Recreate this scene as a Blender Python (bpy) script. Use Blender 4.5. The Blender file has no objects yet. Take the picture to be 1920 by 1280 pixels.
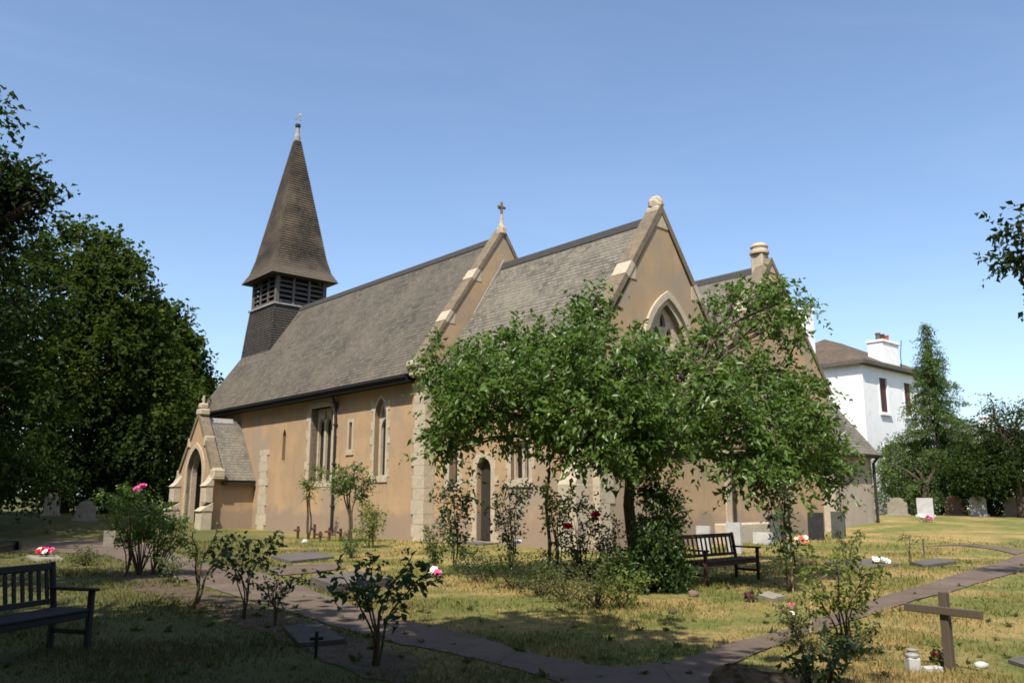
import bpy, math, random
import numpy as np
from mathutils import Vector, Matrix
from mathutils.geometry import tessellate_polygon

# ------------------------------------------------------------------ camera, sky, sun, exposure
SC = bpy.context.scene
COL = SC.collection
EYE = 1.65
PITCH = math.atan(290 / 1536)
cam_d = bpy.data.cameras.new('camera'); cam_d.sensor_width = 36; cam_d.lens = 28.8
cam_d.clip_end = 6000; cam_d.clip_start = 0.05
cam = bpy.data.objects.new('camera', cam_d); COL.objects.link(cam)
cam.location = (0, 0, EYE); cam.rotation_euler = (math.pi / 2 + PITCH, 0, 0)
SC.camera = cam

AX = math.radians(41.65)                       # the church's long axis, west end to the left
UE = Vector((math.sin(AX), -math.cos(AX), 0))  # church east
UN = Vector((math.cos(AX), math.sin(AX), 0))   # church north
SUN_EL = math.radians(55); SUN_A = math.radians(30)
sh = (-UN) * math.cos(SUN_A) + UE * math.sin(SUN_A)          # horizontal direction towards the sun
sun_vec = Vector((sh.x * math.cos(SUN_EL), sh.y * math.cos(SUN_EL), math.sin(SUN_EL)))
W = bpy.data.worlds.new('World'); SC.world = W; W.use_nodes = True
wn = W.node_tree.nodes; wl = W.node_tree.links
sky = wn.new('ShaderNodeTexSky'); sky.sky_type = 'NISHITA'; sky.sun_disc = False
sky.sun_elevation = SUN_EL; sky.sun_rotation = math.atan2(sun_vec.x, sun_vec.y)
sky.altitude = 50; sky.air_density = 1.0; sky.dust_density = 1.3; sky.ozone_density = 2.5
# faint, thin cirrus in the sky itself
_tc = wn.new('ShaderNodeTexCoord'); _mp = wn.new('ShaderNodeMapping'); _mp.inputs['Scale'].default_value = (1.2, 2.2, 5); _mp.inputs['Rotation'].default_value = (.3, .5, .6)
_nz = wn.new('ShaderNodeTexNoise'); _nz.inputs['Scale'].default_value = 1.6; _nz.inputs['Detail'].default_value = 7; _nz.inputs['Roughness'].default_value = .62; _nz.inputs['Distortion'].default_value = .8
_rp = wn.new('ShaderNodeValToRGB'); _rp.color_ramp.elements[0].position = .47; _rp.color_ramp.elements[0].color = (0, 0, 0, 1); _rp.color_ramp.elements[1].position = .8; _rp.color_ramp.elements[1].color = (.05, .05, .05, 1)
_mx = wn.new('ShaderNodeMix'); _mx.data_type = 'RGBA'; _mx.inputs[7].default_value = (5.0, 5.4, 6.2, 1)
wl.new(_tc.outputs['Generated'], _mp.inputs[0]); wl.new(_mp.outputs[0], _nz.inputs['Vector']); wl.new(_nz.outputs['Fac'], _rp.inputs[0]); wl.new(_rp.outputs[0], _mx.inputs[0]); wl.new(sky.outputs[0], _mx.inputs[6])
bg = wn['Background']; wl.new(_mx.outputs[2], bg.inputs[0]); bg.inputs[1].default_value = 0.15
sl = bpy.data.lights.new('sun', 'SUN'); sl.energy = 5.0; sl.angle = math.radians(0.53); sl.color = (1.0, 0.94, 0.84)
so = bpy.data.objects.new('sun', sl); COL.objects.link(so)
so.rotation_euler = sun_vec.to_track_quat('Z', 'Y').to_euler(); so.location = (0, 0, 60)
vs = SC.view_settings; vs.view_transform = 'Standard'; vs.look = 'None'; vs.exposure = 0.52; vs.gamma = 1
vs.use_curve_mapping = False
SC.cycles.max_bounces = 6; SC.cycles.diffuse_bounces = 3; SC.cycles.transparent_max_bounces = 8
SC.cycles.filter_width = 1.7

RNG = np.random.default_rng(7)
random.seed(7)

# ------------------------------------------------------------------ geometry helpers
CP, SP = math.cos(PITCH), math.sin(PITCH)
def sstep(t):
    t = np.clip(t, 0, 1); return t * t * (3 - 2 * t)
def terrain(x, y):
    x = np.asarray(x, float); y = np.asarray(y, float)
    z = 0.68 * sstep((x * .6 + y * .8 - 26) / 22)
    z = np.maximum(z, 0.72 * sstep((-x * .8 + y * .6 - 34) / 11))
    r = 1 - sstep((np.hypot(x, y) - 60) / 60)
    return z + r * 0.02 * (np.sin(x * .9 + 1.3 * np.sin(y * .5)) + np.sin(y * 1.1 + .7 * np.sin(x * .6 + 2)))
def gz(x, y): return float(terrain(x, y))
def ray(px, py):
    dx = px - 960; dz = 640 - py
    return dx, 1536 * CP - dz * SP, 1536 * SP + dz * CP
def G(px, py):
    """ground point where something seen at that spot of the photo stands"""
    x, y, u = ray(px, py); z = 0.0
    for _ in range(8):
        t = min((z - EYE) / min(u, -1e-3), .2); z = gz(x * t, y * t)
    return Vector((x * t, y * t, z))
def at(px, py, D):
    x, y, u = ray(px, py); t = D / y
    return Vector((x * t, D, EYE + u * t))

def tag(o, label, cat, group=None, kind=None):
    if label: o['label'] = label
    if cat: o['category'] = cat
    if group: o['group'] = group
    if kind: o['kind'] = kind
    return o
def empty(name, loc, label=None, cat=None, group=None, rz=0.0):
    o = bpy.data.objects.new(name, None); COL.objects.link(o)
    o.location = loc; o.rotation_euler = (0, 0, rz); o.empty_display_size = .3
    return tag(o, label, cat, group)

class MB:
    def __init__(s): s.v = []; s.f = []
    def add(s, vs_, fs):
        b = len(s.v); s.v += [tuple(p) for p in vs_]; s.f += [tuple(b + i for i in f) for f in fs]; return s
    def box(s, x0, x1, y0, y1, z0, z1, m=None):
        p = [(x0, y0, z0), (x1, y0, z0), (x1, y1, z0), (x0, y1, z0), (x0, y0, z1), (x1, y0, z1), (x1, y1, z1), (x0, y1, z1)]
        if m is not None: p = [m @ Vector(q) for q in p]
        return s.add(p, [(3, 2, 1, 0), (4, 5, 6, 7), (0, 1, 5, 4), (1, 2, 6, 5), (2, 3, 7, 6), (3, 0, 4, 7)])
    def bbox(s, x0, x1, y0, y1, z0, z1, b=.01, m=None):
        """box with chamfered edges"""
        b = min(b, .45 * abs(x1 - x0), .45 * abs(y1 - y0), .45 * abs(z1 - z0)); P = []; idx = {}
        for i, (x, sx) in enumerate(((x0, 1), (x1, -1))):
            for j, (y, sy) in enumerate(((y0, 1), (y1, -1))):
                for k, (z, sz) in enumerate(((z0, 1), (z1, -1))):
                    for a, q in enumerate(((x, y + sy * b, z + sz * b), (x + sx * b, y, z + sz * b), (x + sx * b, y + sy * b, z))):
                        idx[i, j, k, a] = len(P); P.append(q)
        I = lambda i, j, k, a: idx[i, j, k, a]
        F = []
        for i in (0, 1): F.append([I(i, 0, 0, 0), I(i, 1, 0, 0), I(i, 1, 1, 0), I(i, 0, 1, 0)][::(-1 if i == 0 else 1)])
        for j in (0, 1): F.append([I(0, j, 0, 1), I(1, j, 0, 1), I(1, j, 1, 1), I(0, j, 1, 1)][::(1 if j == 0 else -1)])
        for k in (0, 1): F.append([I(0, 0, k, 2), I(1, 0, k, 2), I(1, 1, k, 2), I(0, 1, k, 2)][::(-1 if k == 0 else 1)])
        for i in (0, 1):
            for j in (0, 1): F.append([I(i, j, 0, 0), I(i, j, 0, 1), I(i, j, 1, 1), I(i, j, 1, 0)])
        for i in (0, 1):
            for k in (0, 1): F.append([I(i, 0, k, 0), I(i, 0, k, 2), I(i, 1, k, 2), I(i, 1, k, 0)])
        for j in (0, 1):
            for k in (0, 1): F.append([I(0, j, k, 1), I(0, j, k, 2), I(1, j, k, 2), I(1, j, k, 1)])
        for i in (0, 1):
            for j in (0, 1):
                for k in (0, 1): F.append([I(i, j, k, 0), I(i, j, k, 1), I(i, j, k, 2)])
        if m is not None: P = [m @ Vector(q) for q in P]
        return s.add(P, F)
    def prism(s, poly, fn, d0, d1):
        """2D polygon swept from depth d0 to d1; fn(a, b, d) -> point"""
        n = len(poly)
        A = [fn(a, b, d0) for a, b in poly]; B = [fn(a, b, d1) for a, b in poly]
        return s.add(A + B, [tuple(range(n))[::-1], tuple(range(n, 2 * n))] + [(i, (i + 1) % n, n + (i + 1) % n, n + i) for i in range(n)])
    def panel(s, outer, holes, fn, d0, d1):
        """flat slab with openings; fn(a, b, d) -> point"""
        loops = [outer] + list(holes)
        flat = [p for l in loops for p in l]
        tris = tessellate_polygon([[Vector((a, b, 0)) for a, b in l] for l in loops])
        n = len(flat)
        A = [fn(a, b, d0) for a, b in flat]; B = [fn(a, b, d1) for a, b in flat]
        F = [tuple(t) for t in tris] + [tuple(i + n for i in t[::-1]) for t in tris]
        k = 0
        for l in loops:
            m = len(l)
            for i in range(m):
                a, b = k + i, k + (i + 1) % m
                F.append((a, b, b + n, a + n))
            k += m
        return s.add(A + B, F)
    def tube(s, pts, rad, n=8, cap=True):
        pts = [Vector(p) for p in pts]
        if not hasattr(rad, '__len__'): rad = [rad] * len(pts)
        rings = []; ref = None
        for i, p in enumerate(pts):
            d = (pts[min(i + 1, len(pts) - 1)] - pts[max(i - 1, 0)]).normalized()
            if ref is None: ref = Vector((1, 0, 0)) if abs(d.x) < .8 else Vector((0, 1, 0))
            a = (ref - d * ref.dot(d)).normalized(); b = d.cross(a); ref = a
            rings.append([p + (a * math.cos(2 * math.pi * k / n) + b * math.sin(2 * math.pi * k / n)) * rad[i] for k in range(n)])
        V = [q for r in rings for q in r]; F = []
        for i in range(len(pts) - 1):
            for k in range(n):
                F.append((i * n + k, i * n + (k + 1) % n, (i + 1) * n + (k + 1) % n, (i + 1) * n + k))
        if cap: F += [tuple(range(n))[::-1], tuple((len(pts) - 1) * n + k for k in range(n))]
        return s.add(V, F)
    def lathe(s, prof, c=(0, 0, 0), n=16):
        V = []; F = []
        for r, z in prof:
            for k in range(n):
                a = 2 * math.pi * k / n; V.append((c[0] + r * math.cos(a), c[1] + r * math.sin(a), c[2] + z))
        for i in range(len(prof) - 1):
            for k in range(n): F.append((i * n + k, i * n + (k + 1) % n, (i + 1) * n + (k + 1) % n, (i + 1) * n + k))
        F += [tuple(range(n))[::-1], tuple((len(prof) - 1) * n + k for k in range(n))]
        return s.add(V, F)
    def blob(s, c, r, n=10, m=7, amp=.12, seed=0):
        """lumpy stone-like lump"""
        rg = random.Random(seed); ph = [rg.uniform(0, 6) for _ in range(6)]; V = []; F = []
        for j in range(m + 1):
            t = math.pi * j / m
            for k in range(n):
                a = 2 * math.pi * k / n
                q = 1 + amp * (math.sin(2 * a + ph[0] + 3 * t) + math.sin(3 * a + ph[1] - 2 * t) + .6 * math.sin(5 * a + ph[2] + 5 * t)) * math.sin(t)
                V.append((c[0] + r[0] * q * math.sin(t) * math.cos(a), c[1] + r[1] * q * math.sin(t) * math.sin(a), c[2] + r[2] * q * math.cos(t)))
        for j in range(m):
            for k in range(n): F.append((j * n + k, (j + 1) * n + k, (j + 1) * n + (k + 1) % n, j * n + (k + 1) % n))
        return s.add(V, F)
    def build(s, name, mat, parent=None, loc=(0, 0, 0), rz=0.0, smooth=False, fix=True):
        me = bpy.data.meshes.new(name); me.from_pydata(s.v, [], s.f); me.update()
        if fix:
            import bmesh
            bm = bmesh.new(); bm.from_mesh(me); bmesh.ops.recalc_face_normals(bm, faces=bm.faces); bm.to_mesh(me); bm.free()
        # metric UVs: u runs level along each face, v up its slope
        uv = me.uv_layers.new(name='metric')
        co = np.empty(len(me.vertices) * 3); me.vertices.foreach_get('co', co); co = co.reshape(-1, 3)
        out = np.empty((len(me.loops), 2)); Z = Vector((0, 0, 1))
        for p in me.polygons:
            n = p.normal; t = Z.cross(n)
            t = t.normalized() if t.length > .05 else Vector((1, 0, 0))
            b = n.cross(t)
            li = list(p.loop_indices); vi = list(p.vertices); c = co[vi]
            out[li, 0] = c @ np.array(t); out[li, 1] = c @ np.array(b)
        uv.data.foreach_set('uv', out.ravel())
        me.materials.append(mat)
        if smooth: me.polygons.foreach_set('use_smooth', [True] * len(me.polygons))
        o = bpy.data.objects.new(name, me); COL.objects.link(o)
        if parent is not None: o.parent = parent
        o.location = loc; o.rotation_euler = (0, 0, rz)
        return o

# ------------------------------------------------------------------ materials
def new_mat(name, rough=.85):
    m = bpy.data.materials.new(name); m.use_nodes = True; nt = m.node_tree
    b = nt.nodes['Principled BSDF']; b.inputs['Roughness'].default_value = rough
    b.inputs['Specular IOR Level'].default_value = .25
    return m, nt, b
def nd(nt, kind, **kw):
    n = nt.nodes.new(kind)
    for k, v in kw.items():
        if k in n.inputs: n.inputs[k].default_value = v
        else: setattr(n, k, v)
    return n
def coord(nt, which='Object', scale=(1, 1, 1)):
    c = nt.nodes.new('ShaderNodeTexCoord'); mp = nt.nodes.new('ShaderNodeMapping'); mp.inputs['Scale'].default_value = scale
    nt.links.new(c.outputs[which], mp.inputs[0]); return mp.outputs[0]
def noise(nt, vec, scale, detail=4, rough=.55):
    n = nd(nt, 'ShaderNodeTexNoise', Scale=scale, Detail=detail, Roughness=rough); nt.links.new(vec, n.inputs['Vector']); return n.outputs['Fac']
def ramp(nt, fac, stops):
    r = nt.nodes.new('ShaderNodeValToRGB'); e = r.color_ramp.elements
    while len(e) < len(stops): e.new(.5)
    for k, (p, c) in enumerate(stops):
        e[k].position = p; e[k].color = (*c, 1) if len(c) == 3 else c
    nt.links.new(fac, r.inputs[0]); return r.outputs[0]
def mix(nt, fac, a, b, mode='MIX'):
    n = nt.nodes.new('ShaderNodeMix'); n.data_type = 'RGBA'; n.blend_type = mode
    for sock, v in ((n.inputs[0], fac), (n.inputs[6], a), (n.inputs[7], b)):
        if isinstance(v, (int, float)): sock.default_value = v
        elif isinstance(v, tuple): sock.default_value = (*v, 1)
        else: nt.links.new(v, sock)
    return n.outputs[2]
def bump(nt, b, h, strength=.3, dist=.02):
    n = nt.nodes.new('ShaderNodeBump'); n.inputs['Strength'].default_value = strength; n.inputs['Distance'].default_value = dist
    nt.links.new(h, n.inputs['Height']); nt.links.new(n.outputs[0], b.inputs['Normal'])
def math_n(nt, op, a, b=0.0):
    n = nt.nodes.new('ShaderNodeMath'); n.operation = op
    for s_, v in ((n.inputs[0], a), (n.inputs[1], b)):
        if isinstance(v, (int, float)): s_.default_value = v
        else: nt.links.new(v, s_)
    return n.outputs[0]
def grey(v): return (v, v, v)

def mottled(name, c1, c2, c3=None, scale=3, rough=.85, bstr=.25, bscale=30, stain=None, vec='Object'):
    m, nt, b = new_mat(name, rough); v = coord(nt, vec)
    c = mix(nt, ramp(nt, noise(nt, v, scale, 5, .6), [(.35, grey(0)), (.65, grey(1))]), c1, c2)
    if c3: c = mix(nt, ramp(nt, noise(nt, v, scale * 2.7, 6, .7), [(.52, grey(0)), (.7, grey(1))]), c, c3)
    if stain:
        c = mix(nt, ramp(nt, noise(nt, v, scale * .35, 3), [(.5, grey(0)), (.75, grey(.8))]), c, stain)
    nt.links.new(c, b.inputs['Base Color'])
    if bstr: bump(nt, b, noise(nt, v, bscale, 5, .65), bstr, .015)
    return m

def render_mat(name, c1, c2, c3):
    m, nt, b = new_mat(name, .92); v = coord(nt)
    c = mix(nt, ramp(nt, noise(nt, v, .55, 6, .65), [(.4, grey(0)), (.58, grey(1))]), c1, c2)
    c = mix(nt, ramp(nt, noise(nt, coord(nt, 'Object', (.8, .8, .2)), 1.1, 6, .7), [(.5, grey(0)), (.78, grey(.6))]), c, (.29, .21, .14))
    c = mix(nt, ramp(nt, noise(nt, coord(nt, 'Object', (2.4, 2.4, .14)), 1.5, 4, .6), [(.56, grey(0)), (.7, grey(.38))]), c, (.2, .15, .105))     # rain streaks
    c = mix(nt, ramp(nt, noise(nt, v, 6, 6, .7), [(.5, grey(0)), (.8, grey(.6))]), c, c3)
    c = mix(nt, ramp(nt, noise(nt, v, .38, 5, .6), [(.52, grey(0)), (.64, grey(.8))]), c, (.27, .222, .168))      # greyer cement patches
    sep = nt.nodes.new('ShaderNodeSeparateXYZ'); nt.links.new(v, sep.inputs[0])
    h = math_n(nt, 'ADD', sep.outputs[2], math_n(nt, 'MULTIPLY', noise(nt, v, 1.3, 4), -1.6))
    c = mix(nt, ramp(nt, h, [(-.0, grey(.75)), (.35, grey(0))]), c, (.25, .19, .145))     # damp, dirty foot of the wall
    nt.links.new(c, b.inputs['Base Color'])
    bump(nt, b, noise(nt, v, 28, 6, .7), .5, .012); return m

def courses_mat(name, c1, c2, cm, bw, rh, patch, pc, bstr=.6, mortar=.012, lichen=None):
    m, nt, b = new_mat(name, .8); v = coord(nt, 'UV')
    br = nd(nt, 'ShaderNodeTexBrick', Scale=1.0); br.offset = .5
    br.inputs['Brick Width'].default_value = bw; br.inputs['Row Height'].default_value = rh
    br.inputs['Mortar Size'].default_value = mortar; br.inputs['Mortar Smooth'].default_value = .4; br.inputs['Bias'].default_value = 0
    br.inputs['Color1'].default_value = (*c1, 1); br.inputs['Color2'].default_value = (*c2, 1); br.inputs['Mortar'].default_value = (*cm, 1)
    wob = nt.nodes.new('ShaderNodeVectorMath'); wob.operation = 'MULTIPLY_ADD'
    nz = nd(nt, 'ShaderNodeTexNoise', Scale=7.0, Detail=2.0); nt.links.new(v, nz.inputs['Vector'])
    nt.links.new(nz.outputs['Color'], wob.inputs[0]); wob.inputs[1].default_value = (.05, .035, 0); nt.links.new(v, wob.inputs[2])
    nt.links.new(wob.outputs[0], br.inputs['Vector'])
    o = coord(nt)
    c = mix(nt, ramp(nt, noise(nt, o, patch, 5, .65), [(.38, grey(0)), (.66, grey(.85))]), br.outputs['Color'], pc)
    c = mix(nt, ramp(nt, noise(nt, o, 5.5, 5, .7), [(.4, grey(.45)), (.6, grey(0))]), c, tuple(x * .45 for x in c1))
    if lichen: c = mix(nt, ramp(nt, noise(nt, o, 9, 5, .75), [(.58, grey(0)), (.72, grey(.8))]), c, lichen)
    nt.links.new(c, b.inputs['Base Color'])
    hh = math_n(nt, 'ADD', math_n(nt, 'MULTIPLY', br.outputs['Fac'], -1.0), math_n(nt, 'MULTIPLY', noise(nt, v, 14, 4), .9))
    bump(nt, b, hh, bstr, .02); return m

def leaf_mat(name, c1, c2, c3=None, trans=.35, rough=.5, spec=.35):
    m, nt, b = new_mat(name, rough)
    a = nt.nodes.new('ShaderNodeAttribute'); a.attribute_name = 'tint'
    c = ramp(nt, a.outputs['Fac'], [(0, c1), (.75, c2), (1, c3 or c2)])
    nt.links.new(c, b.inputs['Base Color']); b.inputs['Specular IOR Level'].default_value = spec
    tr = nt.nodes.new('ShaderNodeBsdfTranslucent')
    nt.links.new(mix(nt, .5, c, (.2, .32, .03), 'MIX'), tr.inputs[0])
    ms = nt.nodes.new('ShaderNodeMixShader'); ms.inputs[0].default_value = trans
    nt.links.new(b.outputs[0], ms.inputs[1]); nt.links.new(tr.outputs[0], ms.inputs[2])
    nt.links.new(ms.outputs[0], nt.nodes['Material Output'].inputs[0]); return m

def plain(name, c, rough=.6, metal=0.0, var=.25):
    m, nt, b = new_mat(name, rough); b.inputs['Metallic'].default_value = metal
    v = coord(nt)
    nt.links.new(mix(nt, noise(nt, v, 6, 5, .65), tuple(x * (1 - var) for x in c), tuple(min(1, x * (1 + var)) for x in c)), b.inputs['Base Color']); return m

def wood_mat(name, c1, c2):
    m, nt, b = new_mat(name, .7); v = coord(nt, 'Object', (9, 9, 2))
    n = noise(nt, v, 5, 6, .7)
    nt.links.new(mix(nt, n, c1, c2), b.inputs['Base Color']); bump(nt, b, n, .3, .004); return m

def turf_colour(nt, v):
    """dry summer turf: straw and green patches, shared by the ground sheet and the blades on it"""
    c = mix(nt, ramp(nt, noise(nt, v, .42, 5, .62), [(.42, grey(0)), (.6, grey(1))]), (.135, .15, .032), (.36, .25, .095))
    c = mix(nt, ramp(nt, noise(nt, v, 1.9, 5, .7), [(.5, grey(0)), (.66, grey(.75))]), c, (.09, .115, .024))
    c = mix(nt, ramp(nt, noise(nt, v, 3.7, 6, .75), [(.55, grey(0)), (.7, grey(.7))]), c, (.42, .3, .14))
    # greener lawn on the viewer's left, also painted darker to deepen its shade
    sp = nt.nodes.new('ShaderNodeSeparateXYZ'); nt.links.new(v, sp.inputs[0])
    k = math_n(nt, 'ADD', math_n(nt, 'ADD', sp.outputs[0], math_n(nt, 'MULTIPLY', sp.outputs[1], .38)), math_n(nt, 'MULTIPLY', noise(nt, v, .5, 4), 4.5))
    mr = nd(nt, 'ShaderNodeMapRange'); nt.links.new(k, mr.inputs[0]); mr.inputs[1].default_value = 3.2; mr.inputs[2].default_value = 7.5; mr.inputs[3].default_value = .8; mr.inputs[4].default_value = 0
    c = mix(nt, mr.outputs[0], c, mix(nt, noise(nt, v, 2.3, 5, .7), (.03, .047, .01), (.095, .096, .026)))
    return c
def grass_mat():
    m, nt, b = new_mat('turf', .95); v = coord(nt)
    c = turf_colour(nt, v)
    c = mix(nt, ramp(nt, noise(nt, v, 26, 4, .7), [(.35, grey(.6)), (.55, grey(0))]), c, (.07, .065, .025))
    nt.links.new(c, b.inputs['Base Color']); bump(nt, b, noise(nt, v, 34, 5, .8), .8, .03); return m
def blade_mat():
    m, nt, b = new_mat('grass_blades', .8); v = coord(nt)
    a = nt.nodes.new('ShaderNodeAttribute'); a.attribute_name = 'tint'
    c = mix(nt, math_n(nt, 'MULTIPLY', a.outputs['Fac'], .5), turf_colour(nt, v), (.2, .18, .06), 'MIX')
    nt.links.new(c, b.inputs['Base Color'])
    tr = nt.nodes.new('ShaderNodeBsdfTranslucent'); nt.links.new(c, tr.inputs[0])
    ms = nt.nodes.new('ShaderNodeMixShader'); ms.inputs[0].default_value = .3
    nt.links.new(b.outputs[0], ms.inputs[1]); nt.links.new(tr.outputs[0], ms.inputs[2])
    nt.links.new(ms.outputs[0], nt.nodes['Material Output'].inputs[0]); return m

M = {}
M['render'] = render_mat('tan_render', (.405, .268, .15), (.33, .226, .138), (.44, .31, .19))
M['render_east'] = render_mat('weathered_tan_render', (.39, .27, .155), (.335, .238, .142), (.42, .3, .185))
M['cement'] = mottled('grey_render', (.34, .285, .225), (.4, .33, .26), (.28, .235, .185), 1.2, .92, .4, 25)
M['stone'] = mottled('cream_stone', (.47, .39, .285), (.38, .325, .245), (.27, .235, .18), 3.5, .9, .6, 22, (.36, .32, .25))
M['stone_pale'] = mottled('pale_stone', (.47, .385, .275), (.38, .315, .23), (.27, .23, .175), 4, .9, .5, 22)  # paler trim stone: coping blocks, kneelers, door surround
M['coping'] = mottled('weathered_coping', (.15, .118, .08), (.2, .155, .105), (.09, .075, .055), 3, .92, .5, 24, (.11, .09, .066))
M['slate'] = courses_mat('slate_tiles', (.132, .114, .088), (.062, .055, .045), (.034, .03, .025), .3, .175, .45, (.145, .124, .094), .45, .009, (.27, .23, .165))
M['slate_grey'] = courses_mat('grey_slate_tiles', (.2, .178, .14), (.07, .063, .052), (.034, .03, .025), .26, .175, .7, (.21, .185, .14), .6, .012, (.36, .33, .27))
M['shingle'] = courses_mat('wood_shingles', (.072, .055, .041), (.03, .024, .019), (.018, .014, .011), .13, .14, .6, (.16, .12, .078), .9, .014, (.2, .17, .13))
_m = M['shingle']; _nt = _m.node_tree; _b = _nt.nodes['Principled BSDF']; _old = _b.inputs['Base Color'].links[0].from_socket   # pale, lichened skirt of the spire
_v = coord(_nt); _sp = _nt.nodes.new('ShaderNodeSeparateXYZ'); _nt.links.new(_v, _sp.inputs[0])
_h = math_n(_nt, 'ADD', _sp.outputs[2], math_n(_nt, 'MULTIPLY', noise(_nt, _v, 2.2, 4), 1.6))
_mr = nd(_nt, 'ShaderNodeMapRange'); _nt.links.new(_h, _mr.inputs[0]); _mr.inputs[1].default_value = 15.6; _mr.inputs[2].default_value = 16.6; _mr.inputs[3].default_value = .6; _mr.inputs[4].default_value = 0
_nt.links.new(mix(_nt, _mr.outputs[0], _old, (.15, .122, .09)), _b.inputs['Base Color'])
M['shingle_dark'] = courses_mat('dark_shingles', (.095, .08, .066), (.034, .03, .025), (.009, .008, .008), .13, .14, .6, (.06, .053, .044), .9, .016, (.19, .17, .15))
M['lead'] = mottled('lead_sheet', (.3, .29, .27), (.22, .215, .2), None, 4, .6, .2, 20)
M['ridge'] = plain('ridge_tiles', (.055, .052, .048), .7)
M['dark_wood'] = wood_mat('black_timber', (.02, .017, .014), (.05, .042, .035))
M['grey_wood'] = wood_mat('grey_timber', (.075, .067, .058), (.13, .115, .1))
M['bench_red'] = wood_mat('red_brown_teak', (.028, .013, .009), (.065, .032, .022))
M['bench_grey'] = wood_mat('grey_teak', (.05, .047, .042), (.095, .085, .075))
M['bench_dark'] = wood_mat('dark_teak', (.02, .017, .017), (.045, .038, .036))
M['cross_wood'] = wood_mat('weathered_cross_wood', (.06, .045, .032), (.12, .092, .066))
M['rust_wood'] = wood_mat('red_brown_wood', (.05, .024, .013), (.1, .05, .028))
M['stake'] = wood_mat('pale_stake', (.4, .28, .13), (.5, .37, .2))
def glass_mat():
    m, nt, b = new_mat('leaded_glass', .4); v = coord(nt)
    nt.links.new(mix(nt, noise(nt, v, 8, 3), (.012, .012, .014), (.05, .03, .025)), b.inputs['Base Color'])
    b.inputs['Specular IOR Level'].default_value = .15; bump(nt, b, noise(nt, v, 5, 3), .3, .02); return m
M['glass'] = glass_mat()
M['pipe'] = plain('painted_iron', (.03, .024, .022), .5)
M['asphalt'] = mottled('asphalt', (.105, .076, .057), (.135, .098, .074), (.075, .055, .043), 2.2, .92, .7, 60, (.165, .13, .1))
M['earth'] = mottled('bare_earth', (.07, .05, .03), (.11, .08, .048), (.045, .034, .022), 3, .95, .8, 25)
M['ledger'] = mottled('ledger_stone', (.09, .08, .07), (.12, .105, .092), (.065, .058, .052), 3, .85, .4, 30)
M['white_stone'] = mottled('white_marble', (.48, .47, .45), (.36, .36, .35), None, 4, .6, .15, 30)
M['granite'] = mottled('black_granite', (.025, .025, .027), (.04, .04, .042), None, 9, .3, .1, 40)
M['green_granite'] = mottled('dark_green_stone', (.055, .062, .055), (.085, .09, .08), None, 5, .5, .2, 40)
M['old_stone'] = mottled('old_gravestone', (.27, .235, .18), (.2, .18, .14), (.3, .3, .2), 5, .92, .5, 25)
M['brown_stone'] = mottled('brown_gravestone', (.14, .09, .07), (.18, .12, .095), None, 5, .9, .4, 25)
M['white_wall'] = mottled('white_stucco', (.86, .86, .86), (.8, .8, .79), (.7, .7, .68), .8, .85, .1, 20)
M['brick_red'] = courses_mat('red_brick', (.2, .085, .05), (.15, .06, .04), (.2, .17, .13), .22, .075, 2, (.13, .075, .055), .4, .01)
M['house_tile'] = courses_mat('brown_roof_tile', (.115, .08, .06), (.085, .06, .047), (.04, .03, .026), .22, .16, 1.5, (.14, .11, .07), .5, .01)
M['shutter'] = plain('dark_red_shutter', (.085, .03, .03), .55)
M['terracotta'] = plain('terracotta', (.28, .09, .055), .8)
M['bark'] = mottled('bark', (.055, .042, .03), (.09, .07, .05), (.035, .028, .02), 6, .95, .9, 18)
M['twig'] = mottled('green_brown_stem', (.07, .05, .03), (.1, .075, .04), None, 8, .9, .3, 30)
M['leaf_plum'] = leaf_mat('plum_leaves', (.06, .118, .023), (.105, .175, .038), (.19, .235, .09), .4, .33)
M['leaf_dark'] = leaf_mat('dark_leaves', (.014, .026, .008), (.026, .045, .01), (.05, .07, .015), .18, .65, .08)
M['leaf_lime'] = leaf_mat('lime_tree_leaves', (.015, .026, .005), (.036, .054, .008), (.13, .15, .022), .28, .6, .12)
M['leaf_holly'] = leaf_mat('near_tree_leaves', (.012, .024, .012), (.02, .038, .014), (.03, .05, .016), .12, .6, .1)
M['leaf_rose'] = leaf_mat('rose_leaves', (.05, .08, .022), (.09, .135, .035), (.15, .18, .06), .3, .4)
M['leaf_rose_dark'] = leaf_mat('dark_rose_leaves', (.028, .05, .022), (.05, .075, .028), (.09, .075, .035), .25, .4)
M['leaf_pale'] = leaf_mat('pale_leaves', (.11, .135, .025), (.16, .185, .035), (.22, .22, .06), .4, .5)
M['leaf_ivy'] = leaf_mat('ivy_leaves', (.022, .045, .012), (.04, .075, .018), (.08, .12, .03), .25, .4)
M['leaf_scrub'] = leaf_mat('scrub_leaves', (.06, .075, .02), (.1, .1, .032), (.16, .12, .05), .3, .6)
M['leaf_conifer'] = leaf_mat('conifer_needles', (.06, .11, .03), (.1, .155, .04), (.15, .2, .055), .35, .6)
M['pink'] = plain('pink_petals', (.75, .11, .3), .5)
M['red'] = plain('red_petals', (.68, .02, .045), .5)
M['white_petal'] = plain('white_petals', (.8, .78, .72), .6)
M['orange'] = plain('orange_petals', (.72, .22, .12), .6)
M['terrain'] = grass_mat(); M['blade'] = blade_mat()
M['dark_ledger'] = mottled('dark_ledger', (.05, .047, .041), (.07, .064, .056), None, 3, .85, .4, 30)
M['iron'] = plain('black_iron', (.014, .012, .012), .6)

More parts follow.
